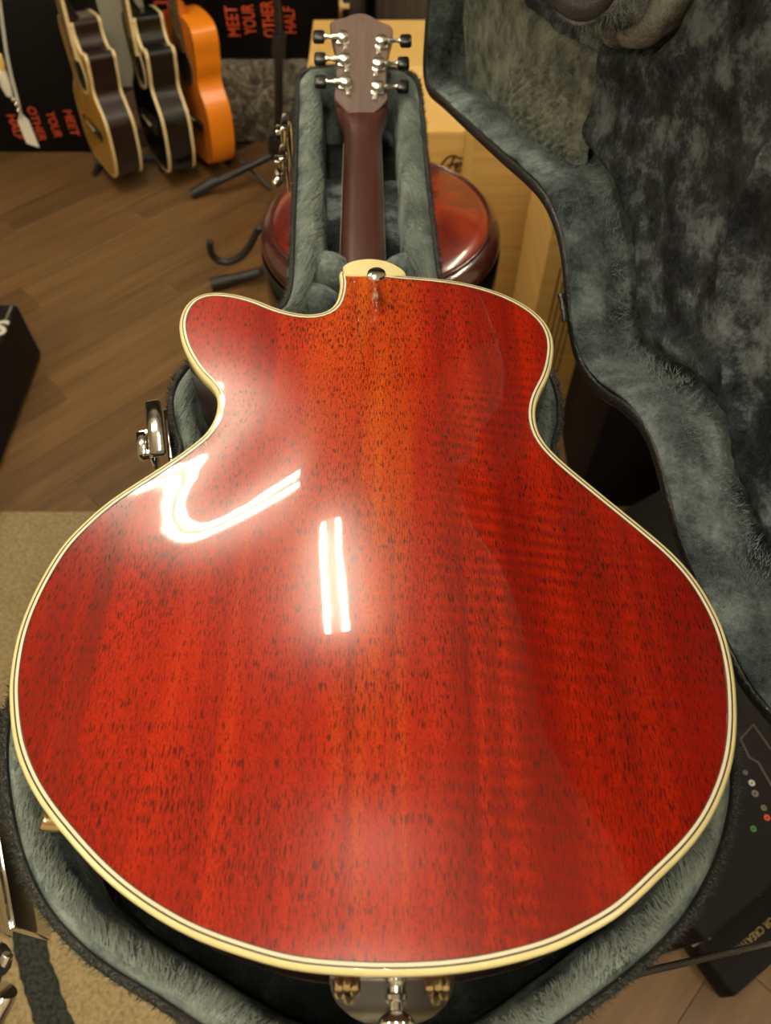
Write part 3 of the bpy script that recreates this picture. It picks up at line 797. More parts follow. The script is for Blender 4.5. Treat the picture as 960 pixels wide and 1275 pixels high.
# ================================================================ the raised lid (a part of the case, its own shell and lining)
LP0 = np.array([.255, .16, .975]); LH = np.array([-.2293, .9733, 0.0]); LN = np.array([.9733, .2293, 0.0]); LW = np.array([0, 0, 1.0])
def lw(u, v, n): return LP0+LH*u+LW*v+LN*n
def luv(px, py, n=0):
    p = at_plane(px, py, LP0+LN*n, LN)-LP0; return float(np.dot(p, LH)), float(np.dot(p, LW))
LPX = [(533, -20), (530, 20), (527.5, 60), (527, 92), (533, 118), (553, 137), (590, 172), (625, 205), (652, 229), (674, 253), (689, 284), (697, 315), (701, 350), (703, 385), (707, 411), (714, 445), (728, 475), (751, 500), (777, 517),
       (800, 543), (813, 577), (823, 615), (837, 668), (850, 702), (872, 752), (898, 810), (923, 860), (960, 906), (1000, 950)]
def lid():
    near = [luv(x, y) for x, y in LPX]
    tipc = [luv(x, y) for x, y in [(764, -50), (756, -14), (738, 2), (714, 3), (684, -16), (640, -48)]]
    e = tipc[-1]
    far = [(near[-1][0]-.03, near[-1][1]+.02), (-.19, .05), (-.235, .12), (-.245, .22), (-.215, .33), (-.14, .43), (-.04, .480), (.06, .480), (.14, .452), (.21, .405), (.27, .375), (.33, .375), (.40, .395), (.45, .385),
           (.49, .345)]+tipc+[(e[0]+.06, e[1]-.004), (e[0]+.14, e[1]-.012), (.875, e[1]-.03), (.905, .150), (.912, .13)]
    print('tip', tipc)
    print('lid near', [tuple(round(a, 3) for a in p) for p in near])
    P = ccw(smooth(catmull(near+far, 460), 2))
    K = []
    D = .050
    L = lambda Q, n: [lw(p[0], p[1], n) for p in Q]
    prof = [(.0115, .004), (.0115, .0), (.009, -.0015), (.004, -.0015), (.001, .0), (0, .004), (0, D+.006), (.004, D+.014), (.014, D+.018)]
    V, F = loft([L(inset(P, d), n) for d, n in prof])
    fv, ff = fill2d(inset(P, .014)[::4], .05); b = len(V); V += [lw(p[0], p[1], D+.018) for p in fv]; F += [tuple(b+i for i in f) for f in ff]
    K.append(mesh('lid_shell', V, F, MT['vinyl'], None))
    # plush wall
    loops = []
    for t in np.linspace(0, 1, 15):
        if t < .3: q = t/.3; d = .0105+.0055*math.sin(q*math.pi/2); n = .002-.004*math.sin(q*math.pi)+.004*q
        elif t < .75: q = (t-.3)/.45; d = .016+.004*math.sin(q*math.pi); n = .006+q*(D-.018)
        else: q = (t-.75)/.25; d = .016+.016*(1-math.cos(q*math.pi/2)); n = D-.012+.030*math.sin(q*math.pi/2)
        nz = np.array([noise.noise((p[0]*48, p[1]*48, n*50))*.0018+noise.noise((p[0]*12, p[1]*12, n*20))*.003 for p in P])
        Q = smooth(P-normals(P)*(d+nz)[:, None], 3); loops.append(L(Q, n))
    V, F = loft(loops); K.append(mesh('lid_wall_lining', V, F, MT['plush_lid'], None))
    # panel with crushed relief, a long soft fold and the arch of the bout padding
    Pi = smooth(P-normals(P)*.026, 6); fv, ff = fill2d(Pi[::2], .0055)
    fold = np.array([luv(x, y, D) for x, y in [(960, 190), (942, 225), (925, 262), (912, 305), (906, 350), (908, 400), (914, 450), (925, 520), (932, 600), (945, 700), (960, 800)]]); fold = catmull(fold, 80, closed=False)
    fold2 = np.array([luv(x, y, D) for x, y in [(918, 60), (924, 120), (926, 175), (925, 215)]]); fold2 = catmull(fold2, 20, closed=False)
    V = []
    for p in fv:
        n = D+.002-.006*noise.noise((p[0]*14, p[1]*14, 1))-.0050*abs(noise.noise((p[0]*34, p[1]*34, 4)))-.0010*noise.noise((p[0]*90, p[1]*90, 8))
        d = math.sqrt(((fold-p)**2).sum(1).min()); n -= .009*math.exp(-(d/.007)**2)
        e = math.sqrt(((Pi-p)**2).sum(1).min()); n += .014*math.exp(-(e/.007)**2)-.006*math.exp(-((e-.022)/.012)**2)
        d2 = math.sqrt(((fold2-p)**2).sum(1).min()); n -= .004*math.exp(-(d2/.005)**2)
        V.append(lw(p[0], p[1], n))
    K.append(mesh('lid_panel_lining', V, ff, MT['plush'], None))
    # paler padded block of the neck section, its nap pressed into a woven-looking patch
    pp = [luv(x, y, D-.008) for x, y in [(575, 40), (583, 120), (600, 148), (630, 180), (665, 207), (700, 228), (712, 222), (718, 190), (726, 130), (737, 78), (735, 62), (700, 45), (655, 10), (640, -15), (575, -15)]]
    Q = ccw(smooth(catmull(pp, 200), 1)); fv, ff = fill2d(Q, .0022)
    c1 = np.array(luv(682, 128, D-.008)); V = []
    for p in fv:
        e = math.sqrt(((Q-p)**2).sum(1).min()); k = min(1, e/.009); k = math.sqrt(1-(1-k)**2)
        px, py = proj(lw(p[0], p[1], D-.008)); inn = max(0, min(1, (px-632)/14))*max(0, min(1, (722-px)/10))*max(0, min(1, (py-70)/12))*max(0, min(1, (205-py)/14))
        q = .5+.5*math.sin(p[1]*620+3*noise.noise((p[0]*40, p[1]*40, 0)))*math.sin(p[0]*520+4*noise.noise((p[0]*60, p[1]*60, 5)))
        V.append(lw(p[0], p[1], D+.004-.012*k-.0080*inn*q-.002*noise.noise((p[0]*40, p[1]*40, 2))))
    K.append(mesh('lid_neck_pad', V, ff, MT['plush_tan'], None))
    # thick plush roll where the neck section meets the shoulder
    ti = [k for k in range(len(P)) if min(math.hypot(P[k][0]-t[0], P[k][1]-t[1]) for t in tipc) < .022]
    Q = P[ti]-normals(P)[ti]*.019
    bm = bmesh.new(); R3 = [lw(u, v, .040) for u, v in resample(Q, 70, False)]
    add_tube(bm, R3, [.0135+.0028*noise.noise((i*.3, 0, 0)) for i in range(70)], 18)
    for v in bm.verts: v.co += Vector((noise.noise(v.co*60), noise.noise(v.co*60+Vector((5, 0, 0))), noise.noise(v.co*60+Vector((0, 7, 0)))))*.0022
    K.append(bmobj('lid_plush_roll', bm, MT['plush_tan'], None, True, 80))
    # fibres
    rs = np.random.RandomState(9); A = []; nr = normals(P); m = len(P)
    for _ in range(52000):
        k = rs.randint(m); t = rs.rand(); p = P[k]*(1-t)+P[(k+1) % m]*t; n2 = nr[k]; tg = np.array([-n2[1], n2[0]])
        c3 = lw(p[0], p[1], .02); x, y = proj(c3)
        if x > 1010 or y < -60 or y > 1000: continue
        q = rs.rand(); nn = .002+q*.046; d = .0125+.004*math.sin(q*math.pi) if q < .8 else .017+(q-.8)*.05
        wv = noise.noise((p[0]*22, p[1]*22, 7))
        dr = LH*(-n2[0])+LW*(-n2[1]); dt = LH*tg[0]+LW*tg[1]
        v = dr*(.5+rs.rand()*.3)+dt*(wv*1.1+rs.randn()*.25)+LN*(.5-rs.rand()*.9); v /= np.linalg.norm(v)
        A.append((lw(*(p-n2*d), nn), v, .004+rs.rand()*.005))
    K.append(blades('lid_pile', A, None, MT['pile_mid'], .0006))
    # black hinge leaf by the upper bout
    h0 = at_plane(699, 368, LP0-LN*.004, LN); h1 = at_plane(704, 398, LP0-LN*.004, LN); dh = (h1-h0)/np.linalg.norm(h1-h0)
    bm = bmesh.new(); add_tube(bm, [h0, h1], .0026, 10)
    for q in (h0, (h0+h1)/2, h1): add_tube(bm, [q-dh*.0015, q+dh*.0015], .0036, 10)
    K.append(bmobj('lid_hinge', bm, MT['iron'], None))
    for o in K: o.parent = case; o.matrix_parent_inverse = case.matrix_world.inverted()
lid()
# ================================================================ things around the case
# stand that carries the case, wholly beneath it
def case_stand():
    r = empty('folding_stand', (-.02, .24, 0)); 
    bm = bmesh.new(); add_box(bm, (0, 0, .854), (.26, .40, .026), None, .004, 2); bmobj('stand_top', bm, MT['rubber'], r)
    for sx in (-1, 1):
        for sy in (-1, 1):
            bm = bmesh.new(); add_tube(bm, [(sx*.10, sy*.15, .845), (sx*.12, sy*.17, .012)], .012, 10); bmobj('leg', bm, MT['iron'], r)
    tag(r, 'low black folding stand hidden beneath the open guitar case', 'stand')
case_stand()
# ---------------------------------------------------------------- acoustic guitars along the back
def flat_guitar(P, nrm_ang, lean, L, mats, cut, label, Wl=.345, Wu=.25, Ww=.205, dep=.088, roll=0, classical=False):
    a = math.radians(nrm_ang); nz = np.array([-math.sin(a), -math.cos(a), 0])
    up = np.array([0, 0, 1.0]); 
    le = math.radians(lean); up2 = up*math.cos(le)-nz*math.sin(le); n2 = nz*math.cos(le)+up*math.sin(le)
    ex = np.cross(up2, n2); ro = math.radians(roll)
    ex, up2 = ex*math.cos(ro)+up2*math.sin(ro), up2*math.cos(ro)-ex*math.sin(ro)
    r = empty('acoustic_guitar', tuple(P)); r.matrix_world = M3(ex, up2, n2, P)
    tb = [(0, 0), (.10, .004), (.30*1.0, .035), (.43, .10), (.50, .19), (.485, .27), (.43, .335), (.335, .43)]
    pr = [(0, .0), (.35*Wl, .012), (.47*Wl, .07), (.5*Wl, .15), (.47*Wl, .225), (.5*Ww+.006, .285), (.5*Ww, .315), (.5*Ww+.010, .35), (.5*Wu-.004, .40), (.5*Wu, .435), (.46*Wu, .472), (.33*Wu, .492), (.12*Wu, .5)]
    s = L/.5
    R = [(x*s, y*s) for x, y in pr]; Lf = [(-x*s, y*s) for x, y in pr[1:]][::-1]
    if cut:
        R = [(x*s, y*s) for x, y in pr[:8]]+[(.5*Wu*s-.008, .385*s), (.5*Wu*s-.004, .412*s), (.5*Wu*s-.022, .430*s), (.080*s, .418*s), (.050*s, .432*s), (.034*s, .465*s), (.032*s, .5*s)]
    O = ccw(smooth(catmull(R+Lf, 180), 2))
    T, B, BD = mats
    def at(Q, z): return [(p[0], p[1], z) for p in Q]
    V, F = loft([at(inset(O, .001), -dep+.0), at(inset(O, .0008), 0)]); mesh('sides', V, F, B, r)
    for nm, z, m_, up_ in (('soundboard', .001, T, 1), ('back', -dep-.001, B, -1)):
        fv, ff = fill2d(inset(O, .003)[::2], .06); mesh(nm, [(p[0], p[1], z) for p in fv], ff if up_ > 0 else [f[::-1] for f in ff], m_, r, False)
    if BD:
        for nm, z0, sg in (('front_binding', .0016, 1), ('back_binding', -dep-.0016, -1)):
            V, F = loft([at(inset(O, .005), z0), at(inset(O, .0006), z0), at(inset(O, -.0004), z0-sg*.0015), at(inset(O, -.0004), z0-sg*.0085), at(inset(O, .001), z0-sg*.009)])
            mesh(nm, V, F, BD, r, False)
    # sound hole with rosette
    hy = .335*s
    bm = bmesh.new(); add_lathe(bm, [(0, .0026), (.049, .0026), (.049, .001)], Matrix.Translation((0, hy, 0)), 32); bmobj('sound_hole', bm, MT['ebony'], r)
    bm = bmesh.new(); add_lathe(bm, [(.049, .0024), (.050, .0034), (.058, .0034), (.059, .0014)], Matrix.Translation((0, hy, 0)), 32); bmobj('rosette', bm, MT['cream2'] if not classical else MT['fret'], r)
    by = .150*s
    bm = bmesh.new(); add_box(bm, (0, by, .0055), (.155 if not classical else .18, .028, .009), None, .003, 2); bmobj('bridge', bm, MT['ebony'], r)
    bm = bmesh.new(); add_box(bm, (0, by+.006, .0115), (.078, .003, .005), None, .001, 1); bmobj('saddle', bm, MT['cream2'], r)
    # neck and fretboard
    V, F = loft([[(w_*math.cos(t), y, .004-.020*math.sin(t)*(1+k)) for t in np.linspace(0, math.pi, 12)] for y, w_, k in ((.48*s, .028, 1.6), (.54*s, .027, .1), (.86*s, .022, 0))], False); mesh('neck', V, F, B if not classical else T, r)
    bm = bmesh.new(); add_box(bm, (0, (.385*s+.86*s)/2, .0075), (.053, .475*s, .007), None, .001, 1); bmobj('fretboard', bm, MT['fret'], r, False)
    if BD:
        for sx in (-1, 1):
            bm = bmesh.new(); add_box(bm, (sx*.0268, (.385*s+.86*s)/2, .0065), (.002, .475*s, .010), None); bmobj('fretboard_binding', bm, BD, r, False)
    for i in range(19):
        y = (.86*s-.64*s*(1-2**(-(i+1)/12.0))) if True else 0
        if y < .39*s: break
        bm = bmesh.new(); add_box(bm, (0, y, .0115), (.050, .0018, .0016), None); bmobj('fret', bm, MT['steel'], r, False)
    bm = bmesh.new(); add_box(bm, (0, .955*s, -.004), (.068, .185*s, .015), None, .006, 2); bmobj('headstock', bm, B, r)
    for i in range(6):
        x = -.022+i*.0088; bm = bmesh.new(); add_tube(bm, [(x*1.15, by+.004, .0135), (x*.75, .86*s, .0125)], .0005, 4); bmobj('string', bm, MT['brass'], r)
    tag(r, label, 'guitar')
    return r
gA = at_z(136, 212, .045); gB = at_z(203, 205, .045); gC = at_z(254, 198, .045)
flat_guitar((gA[0]-.02, gA[1]+.02, .045), 57, 4, .435, (MT['spruce'], MT['rosewood'], MT['cream2']), True, 'acoustic guitar with yellow spruce top and dark cutaway sides, nearest the black carton', roll=2)
flat_guitar((gB[0]-.02, gB[1]+.02, .045), 61, 4, .435, (MT['gloss_black'], MT['gloss_black'], MT['cream2']), True, 'gloss black acoustic guitar with cream binding, between the yellow-topped and orange guitars', roll=2)
flat_guitar((gC[0]-.02, gC[1]+.02, .045), 57, 4, .425, (MT['cedar'], MT['cedar_side'], None), False, 'orange classical guitar standing in front of the printed black carton', Wl=.315, Wu=.235, Ww=.20, dep=.080, roll=2, classical=True)
# floor rack under the three guitars
def rack():
    r = empty('guitar_rack', (gB[0]-.02, gB[1]+.06, 0))
    bm = bmesh.new(); add_tube(bm, [(-.22, -.01, .020), (.22, .07, .020)], .012, 10); bmobj('rail', bm, MT['rubber'], r)
    for x in (-.22, .0, .22):
        bm = bmesh.new(); add_tube(bm, [(x, -.05+x*.18+.03, .010), (x, .06+x*.18+.03, .010)], .010, 10); bmobj('foot', bm, MT['rubber'], r)
    tag(r, 'low black floor rack under the three acoustic guitars', 'guitar rack')
rack()
def board():
    r = box_obj('cream_board', (-1.75, 3.05, -.012), (-.30, 3.09, 1.4), MT['board']); tag(r, 'plain cream board leaning on the back wall, behind the yellow-topped guitar', 'board')
board()
# ---------------------------------------------------------------- cartons behind
def carton(name, lo, hi, m, label, cat='box', rot=0, pivot=None, lines=True, linem=None, tape=None):
    c = [(a+b)/2 for a, b in zip(lo, hi)]; s = [b-a for a, b in zip(lo, hi)]
    r = empty(name, (c[0], c[1], lo[2])); r.rotation_euler = (0, 0, math.radians(rot))
    bm = bmesh.new(); add_box(bm, (0, 0, s[2]/2), s, None, .003, 2); bmobj('carton_body', bm, m, r)
    # top flaps, a shallow step above the body, meeting at a seam
    for k in (-1, 1):
        bm = bmesh.new(); add_box(bm, (0, k*s[1]/4, s[2]+.002), (s[0]-.004, s[1]/2-.004, .004), None, .001, 1); bmobj('flap', bm, m, r, False)
    if tape:
        bm = bmesh.new(); add_box(bm, (0, 0, s[2]+.0045), (s[0]-.002, .055, .0006), None); bmobj('packing_tape', bm, tape, r, False)
    tag(r, label, cat); return r
def yface(x, y, z): return M3((1, 0, 0), (0, 0, 1), (0, -1, 0), (x, y, z))
bpy.context.view_layer.update()
# black carton at the far corner of the row of guitars
bl = carton('printed_carton', (-1.72, 2.56, 0), (-.985, 2.90, .47), MT['black_card'], 'black carton with upside-down orange lettering, beside the yellow-topped guitar')
def words_on(par, items, y, m):
    for nm, s, p0, p1, cap, flip in items:
        a = at_y(*p0, y); b = at_y(*p1, y)       # reading start and end on the face
        a = Vector(a); b = Vector(b); d = (b-a); L = d.length; d.normalize()
        # keep the reading direction vertical on the face
        d = Vector((0, 0, 1 if d.z > 0 else -1)); n = Vector((0, -1, 0)); upv = n.cross(d)
        c = (a+b)/2
        q = text_mesh('lettering', s, m, L, cap, M3(d, upv, n, c), None, .0012, .012)
        q.parent = par; q.matrix_parent_inverse = par.matrix_world.inverted()
words_on(bl, [('w', 'HALF', (15, 143), (24, 173), .030, 0), ('w', 'OTHER', (40, 133), (52, 175), .030, 0), ('w', 'YOUR', (62, 139), (73, 171), .030, 0), ('w', 'MEET', (85, 137), (93, 169), .030, 0)], 2.559, MT['ink_orange'])
br = carton('printed_carton', (-.76, 2.66, .264), (-.045, 2.94, .95), MT['black_card'], 'large black carton printed with upright orange lettering, behind the stand pole')
bpy.context.view_layer.update()
words_on(br, [('w', 'MEET', (292, 45), (287, 7), .040, 0), ('w', 'YOUR', (312, 43), (308, 5), .040, 0), ('w', 'OTHER', (336, 46), (332, 1), .040, 0), ('w', 'HALF', (361, 41), (360, 8), .036, 0)], 2.659, MT['ink_orange'])
def emblem():
    y = 2.659; c = at_y(206, 27, y); bm = bmesh.new(); K = []
    W, H, t = .040, .110, .0065
    out = []
    for x, z, sx, sz in ((-W/2, 0, t, H), (W/2, 0, t, H), (0, H/2, W+t, t), (0, -H/2, W+t, t)): add_box(bm, (c[0]+x, y-.0006, c[2]+z), (sx, .0008, sz), None)
    add_box(bm, (c[0]+.0, y-.0006, c[2]-.012), (.006, .0008, .070), None); add_box(bm, (c[0]+.006, y-.0006, c[2]+.026), (.016, .0008, .014), None); add_box(bm, (c[0]-.006, y-.0006, c[2]+.004), (.008, .0008, .020), None)
    o = bmobj('printed_emblem', bm, MT['ink_orange'], None, False); o.parent = br; o.matrix_parent_inverse = br.matrix_world.inverted()
emblem()
carton('photo_printed_carton', (-.76, 2.63, 0), (-.12, 2.93, .258), MT['photo'], 'low carton printed with a grey photograph, under the black lettered carton')
carton('plain_grey_carton', (-.112, 2.63, 0), (-.036, 2.9, .258), mat('grey_card', (.20, .18, .15), .6), 'plain grey carton beside the photo-printed one, behind the stand pole')
# brown cabinet behind the kraft cartons
def cabinet():
    r = empty('speaker_cabinet', (.21, 2.8, 0)); bm = bmesh.new(); add_box(bm, (0, 0, .45), (.48, .34, .90), None, .012, 3); bmobj('cabinet_body', bm, MT['cabinet'], r)
    for k in range(13):
        bm = bmesh.new(); add_box(bm, (-.21+k*.035, -.172, .45), (.012, .006, .84), None, .002, 1); bmobj('grille_rib', bm, MT['cabinet'], r)
    tag(r, 'dark brown speaker cabinet behind the kraft cartons', 'speaker')
cabinet()
# kraft cartons
k1 = carton('kraft_carton', (-.215, 1.85, 0), (.33, 2.48, .45), MT['kraft'], 'kraft amplifier carton with script writing, behind the red stool', tape=MT['kraft_gold'])
bpy.context.view_layer.update()
def script():
    y = 1.848; a = at_y(541, 206, y); sc = .00118*1.72
    # strokes of the handwritten name, in px of the crop, only the place and the size matter
    strokes = [[(0, 8), (8, 0), (16, -9), (24, -11), (23, -7)], [(24, -11), (34, -8), (46, -12)], [(24, -9), (19, 3), (15, 12), (12, 10)], [(15, 0), (24, -1), (30, -3)],
               [(27, 3), (32, 1), (35, -2), (31, -3), (27, 2), (29, 7), (35, 5)], [(37, 6), (39, -1), (38, 6), (43, -1), (45, 1), (43, 6), (47, 5)],
               [(57, -1), (51, -1), (50, 5), (55, 5), (61, -14), (57, 6)], [(62, 3), (67, 1), (69, -2), (65, -3), (62, 2), (64, 7), (70, 5)], [(72, 6), (74, -1), (73, 4), (78, -1), (81, 0)]]
    bm = bmesh.new()
    for st in strokes:
        P = catmull([(a[0]+p[0]*sc, y-.0002, a[2]-p[1]*sc*1.15) for p in st], max(8, 4*len(st)), closed=False)
        V = []; 
        for i, p in enumerate(P):
            t = P[min(i+1, len(P)-1)]-P[max(i-1, 0)]; t = t/(np.linalg.norm(t)+1e-9); n_ = np.array([-t[2], 0, t[0]])
            V.append((bm.verts.new(p+n_*.0027), bm.verts.new(p-n_*.0027)))
        for q, r_ in zip(V, V[1:]): bm.faces.new((q[0], q[1], r_[1], r_[0]))
    o = bmobj('script_lettering', bm, MT['ink_dark'], None, False); o.parent = k1; o.matrix_parent_inverse = k1.matrix_world.inverted()
script()
def tall(px_top, px_bot, ytop, lo_y, w_, d_, h, m, name, label, rot=0): pass
k2x = at_z(590, 174, .6)
def vert_x(px, py, y): return at_y(px, py, y)[0]
# tall cartons: left edges on the photograph's edge lines
yk2 = 1.62; xk2 = vert_x(589, 195, yk2); k2 = carton('kraft_carton', (xk2, yk2, 0), (xk2+.20, yk2+.215, 1.06), MT['kraft'], 'tall kraft carton between the script carton and the lid of the case', rot=0)
yk3 = 1.32; xk3 = vert_x(678, 330, yk3); k3 = carton('kraft_carton', (xk3, yk3, 0), (xk3+.20, yk3+.26, .86), MT['kraft'], 'narrow kraft carton with small print, nearest the waist of the red guitar')
bpy.context.view_layer.update()
for i in range(5):
    bm = bmesh.new(); add_box(bm, (xk3+.035+.012*i, yk3-.0006, .30), (.0030, .0008, .30-.03*(i % 2)), None); o = bmobj('printed_line', bm, MT['ink_dark'], None, False); o.parent = k3; o.matrix_parent_inverse = k3.matrix_world.inverted()
yk4 = 1.03; xk4 = vert_x(757, 512, yk4)
carton('black_carton', (xk4, yk4, 0), (xk4+.36, 1.30, 1.12), MT['black_card'], 'tall black carton beside the narrow kraft carton, behind the lid hinge')
# black printed cartons by the lower right of the case
def low_cartons():
    zt = .06
    A = at_z(857, 1165, zt); B = at_z(895, 1259, zt); Cc = at_z(960, 1079, zt)
    ex = (Cc-A); ex /= np.linalg.norm(ex); ey = np.array([-ex[1], ex[0], 0]);
    if np.dot(B-A, ey) < 0: ey = -ey
    # ey points toward the viewer (towards B)
    Wd, Dp = .62, float(np.dot(B-A, ey))
    r = empty('flat_black_carton', tuple(A+ex*Wd/2+ey*Dp/2-np.array([0, 0, zt]))); m = M3(ex, -ey, (0, 0, 1), A+ex*Wd/2+ey*Dp/2-np.array([0, 0, zt])); r.matrix_world = m
    bm = bmesh.new(); add_box(bm, (0, 0, zt/2), (Wd, Dp, zt), None, .003, 2); bmobj('carton_body', bm, MT['black_card'], r)
    for s_, c in ((-1, 0),):
        bm = bmesh.new(); add_box(bm, (0, 0, zt+.0015), (Wd-.004, Dp-.004, .003), None, .001, 1); bmobj('flap', bm, MT['black_card'], r, False)
    def loc(px, py, z=zt+.0035): p = Vector(at_z(px, py, z)); return m.inverted() @ p
    # upside-down line of lettering
    c = loc(937, 1167); q = text_mesh('lettering', 'FOR CREATIVE', MT['ink_gold'], .092, .0105, Matrix.Translation((c.x+.008, c.y, c.z)) @ Matrix.Rotation(math.pi, 4, 'Z'), r, .0)
    for a, b in (((862, 1178), (882, 1166)), ((880, 1163), (884, 1170)), ((904, 1126), (908, 1120)), ((860, 1160), (862, 1170))):
        pa, pb = loc(*a), loc(*b); bm = bmesh.new(); d = (pb-pa); add_box(bm, (0, 0, 0), (d.length, .0035, .0004), Matrix.Translation((pa+pb)/2) @ Matrix.Rotation(math.atan2(d.y, d.x), 4, 'Z')); bmobj('printed_mark', bm, MT['ink_grey'], r, False)
    bm = bmesh.new(); pts = [loc(936, 1105), loc(941, 1110), loc(946, 1115)]; add_tube(bm, pts, .0018, 6); bmobj('printed_mark', bm, MT['ink_gold'], r, False)
    tag(r, 'flat black carton with upside-down gold lettering, on the floor by the black cord', 'box')
    # taller carton behind it
    z2 = .27; A2 = at_z(852, 1166, zt)
    org = A-ex*.06-ey*.004; W2, D2 = .78, .60
    o2 = org+ex*W2/2-ey*D2/2; o2[2] = 0
    r2 = empty('tall_black_carton', tuple(o2)); m2 = M3(ex, -ey, (0, 0, 1), o2); r2.matrix_world = m2
    bm = bmesh.new(); add_box(bm, (0, 0, z2/2), (W2, D2, z2), None, .003, 2); bmobj('carton_body', bm, MT['black_card'], r2)
    bm = bmesh.new(); add_box(bm, (0, 0, z2+.0015), (W2-.004, D2-.004, .003), None, .001, 1); bmobj('flap', bm, MT['black_card'], r2, False)
    def loc2(px, py): return m2.inverted() @ Vector(at_z(px, py, z2+.0035))
    def line(pts, w_, mm, nm='printed_outline'):
        bm = bmesh.new(); L = [loc2(*p) for p in pts]; add_tube(bm, L, w_, 4); bmobj(nm, bm, mm, r2, False)
    line([(960, 933), (938, 902), (922, 920), (933, 943), (944, 949), (962, 980)], .0010, MT['ink_grey'])
    for (px, py), mm, rr in (((936, 975), MT['ink_white'], .0045), ((940, 988), MT['ink_grey'], .0048), ((951, 1006), MT['ink_grey'], .004), ((955, 1018), MT['ink_orange'], .0042), ((938, 1032), MT['ink_green'], .0042), ((928, 962), MT['ink_grey'], .0035)):
        p = loc2(px, py); bm = bmesh.new(); add_lathe(bm, [(rr*.45, .0001), (rr, .0001), (rr, .0006), (rr*.45, .0006)], Matrix.Translation(p), 14); bmobj('printed_icon', bm, mm, r2, False)
    tag(r2, 'tall black carton with printed outline and small icons, right of the lower bout', 'box')
low_cartons()
# ---------------------------------------------------------------- black amplifier at the edge of the carpet
def amp():
    lo = np.array([-1.45, .80, 0]); hi = np.array([-.935, 1.535, .182])
    r = empty('floor_amplifier', ((lo[0]+hi[0])/2, (lo[1]+hi[1])/2, .0)); s = hi-lo
    bm = bmesh.new(); add_box(bm, (0, 0, s[2]/2+.006), (s[0], s[1], s[2]-.012), None, .010, 3); bmobj('amplifier_body', bm, MT['amp'], r)
    bm = bmesh.new(); add_box(bm, (-.02, 0, s[2]+.0015), (s[0]-.075, s[1]-.04, .004), None, .002, 1); bmobj('top_panel', bm, MT['amp_top'], r)
    bm = bmesh.new(); add_box(bm, (s[0]/2-.012, 0, s[2]+.001), (.006, s[1]-.02, .004), None, .002, 1); bmobj('corner_piping', bm, MT['ink_grey'], r)
    bpy.context.view_layer.update()
    p = at_z(1, 408, s[2]+.004)-np.array([(lo[0]+hi[0])/2, (lo[1]+hi[1])/2, 0])
    text_mesh('lettering', 'S', MT['ink_white'], .035, .055, Matrix.Translation((p[0], p[1], s[2]+.0038)), r, 0, .03)
    for sx in (-1, 1):
        for sy in (-1, 1):
            bm = bmesh.new(); add_lathe(bm, [(0, 0), (.016, 0), (.018, .010), (0, .010)], Matrix.Translation((sx*(s[0]/2-.05), sy*(s[1]/2-.06), 0.0)), 14); bmobj('foot', bm, MT['rubber'], r)
    tag(r, 'low black amplifier with white lettering on top, on the floor at the carpet edge', 'amplifier')
amp()
# ---------------------------------------------------------------- red vinyl stool
def stool():
    c = np.array([-.008, 1.100, 0]); zt = .722
    r = empty('round_stool', tuple(c)); 
    bm = bmesh.new(); add_lathe(bm, [(0, zt+.014), (.06, zt+.0135), (.11, zt+.010), (.160, zt+.003), (.175, zt-.003), (.178, zt-.006)], None, 72); bmobj('seat_pad', bm, MT['redvinyl'], r, True, 80)
    bm = bmesh.new()
    add_tube(bm, [(.1785*math.cos(t), .1785*math.sin(t), zt-.0045) for t in np.linspace(0, 2*math.pi, 73)], .0036, 8, False); bmobj('piping', bm, MT['redvinyl_dark'], r, True, 80)
    bm = bmesh.new(); add_lathe(bm, [(.178, zt-.007), (.188, zt-.010), (.196, zt-.020), (.199, zt-.034), (.197, zt-.048), (.190, zt-.054)], None, 72); bmobj('seat_roll', bm, MT['redvinyl_dark'], r, True, 80)
    bm = bmesh.new(); add_lathe(bm, [(.199, zt-.050), (.2005, zt-.052), (.2005, zt-.135), (.196, zt-.142), (0, zt-.142)], None, 72); bmobj('seat_ring', bm, MT['gloss_black'], r, True, 40)
    bm = bmesh.new(); add_lathe(bm, [(.0, zt-.140), (.030, zt-.142), (.030, .06), (.034, .04), (.055, .022), (.068, .012), (.070, 0), (0, 0)], None, 40); bmobj('pedestal', bm, MT['iron'], r, True, 40)
    tag(r, 'round red vinyl stool with black ring, behind the neck end of the case', 'stool')
stool()
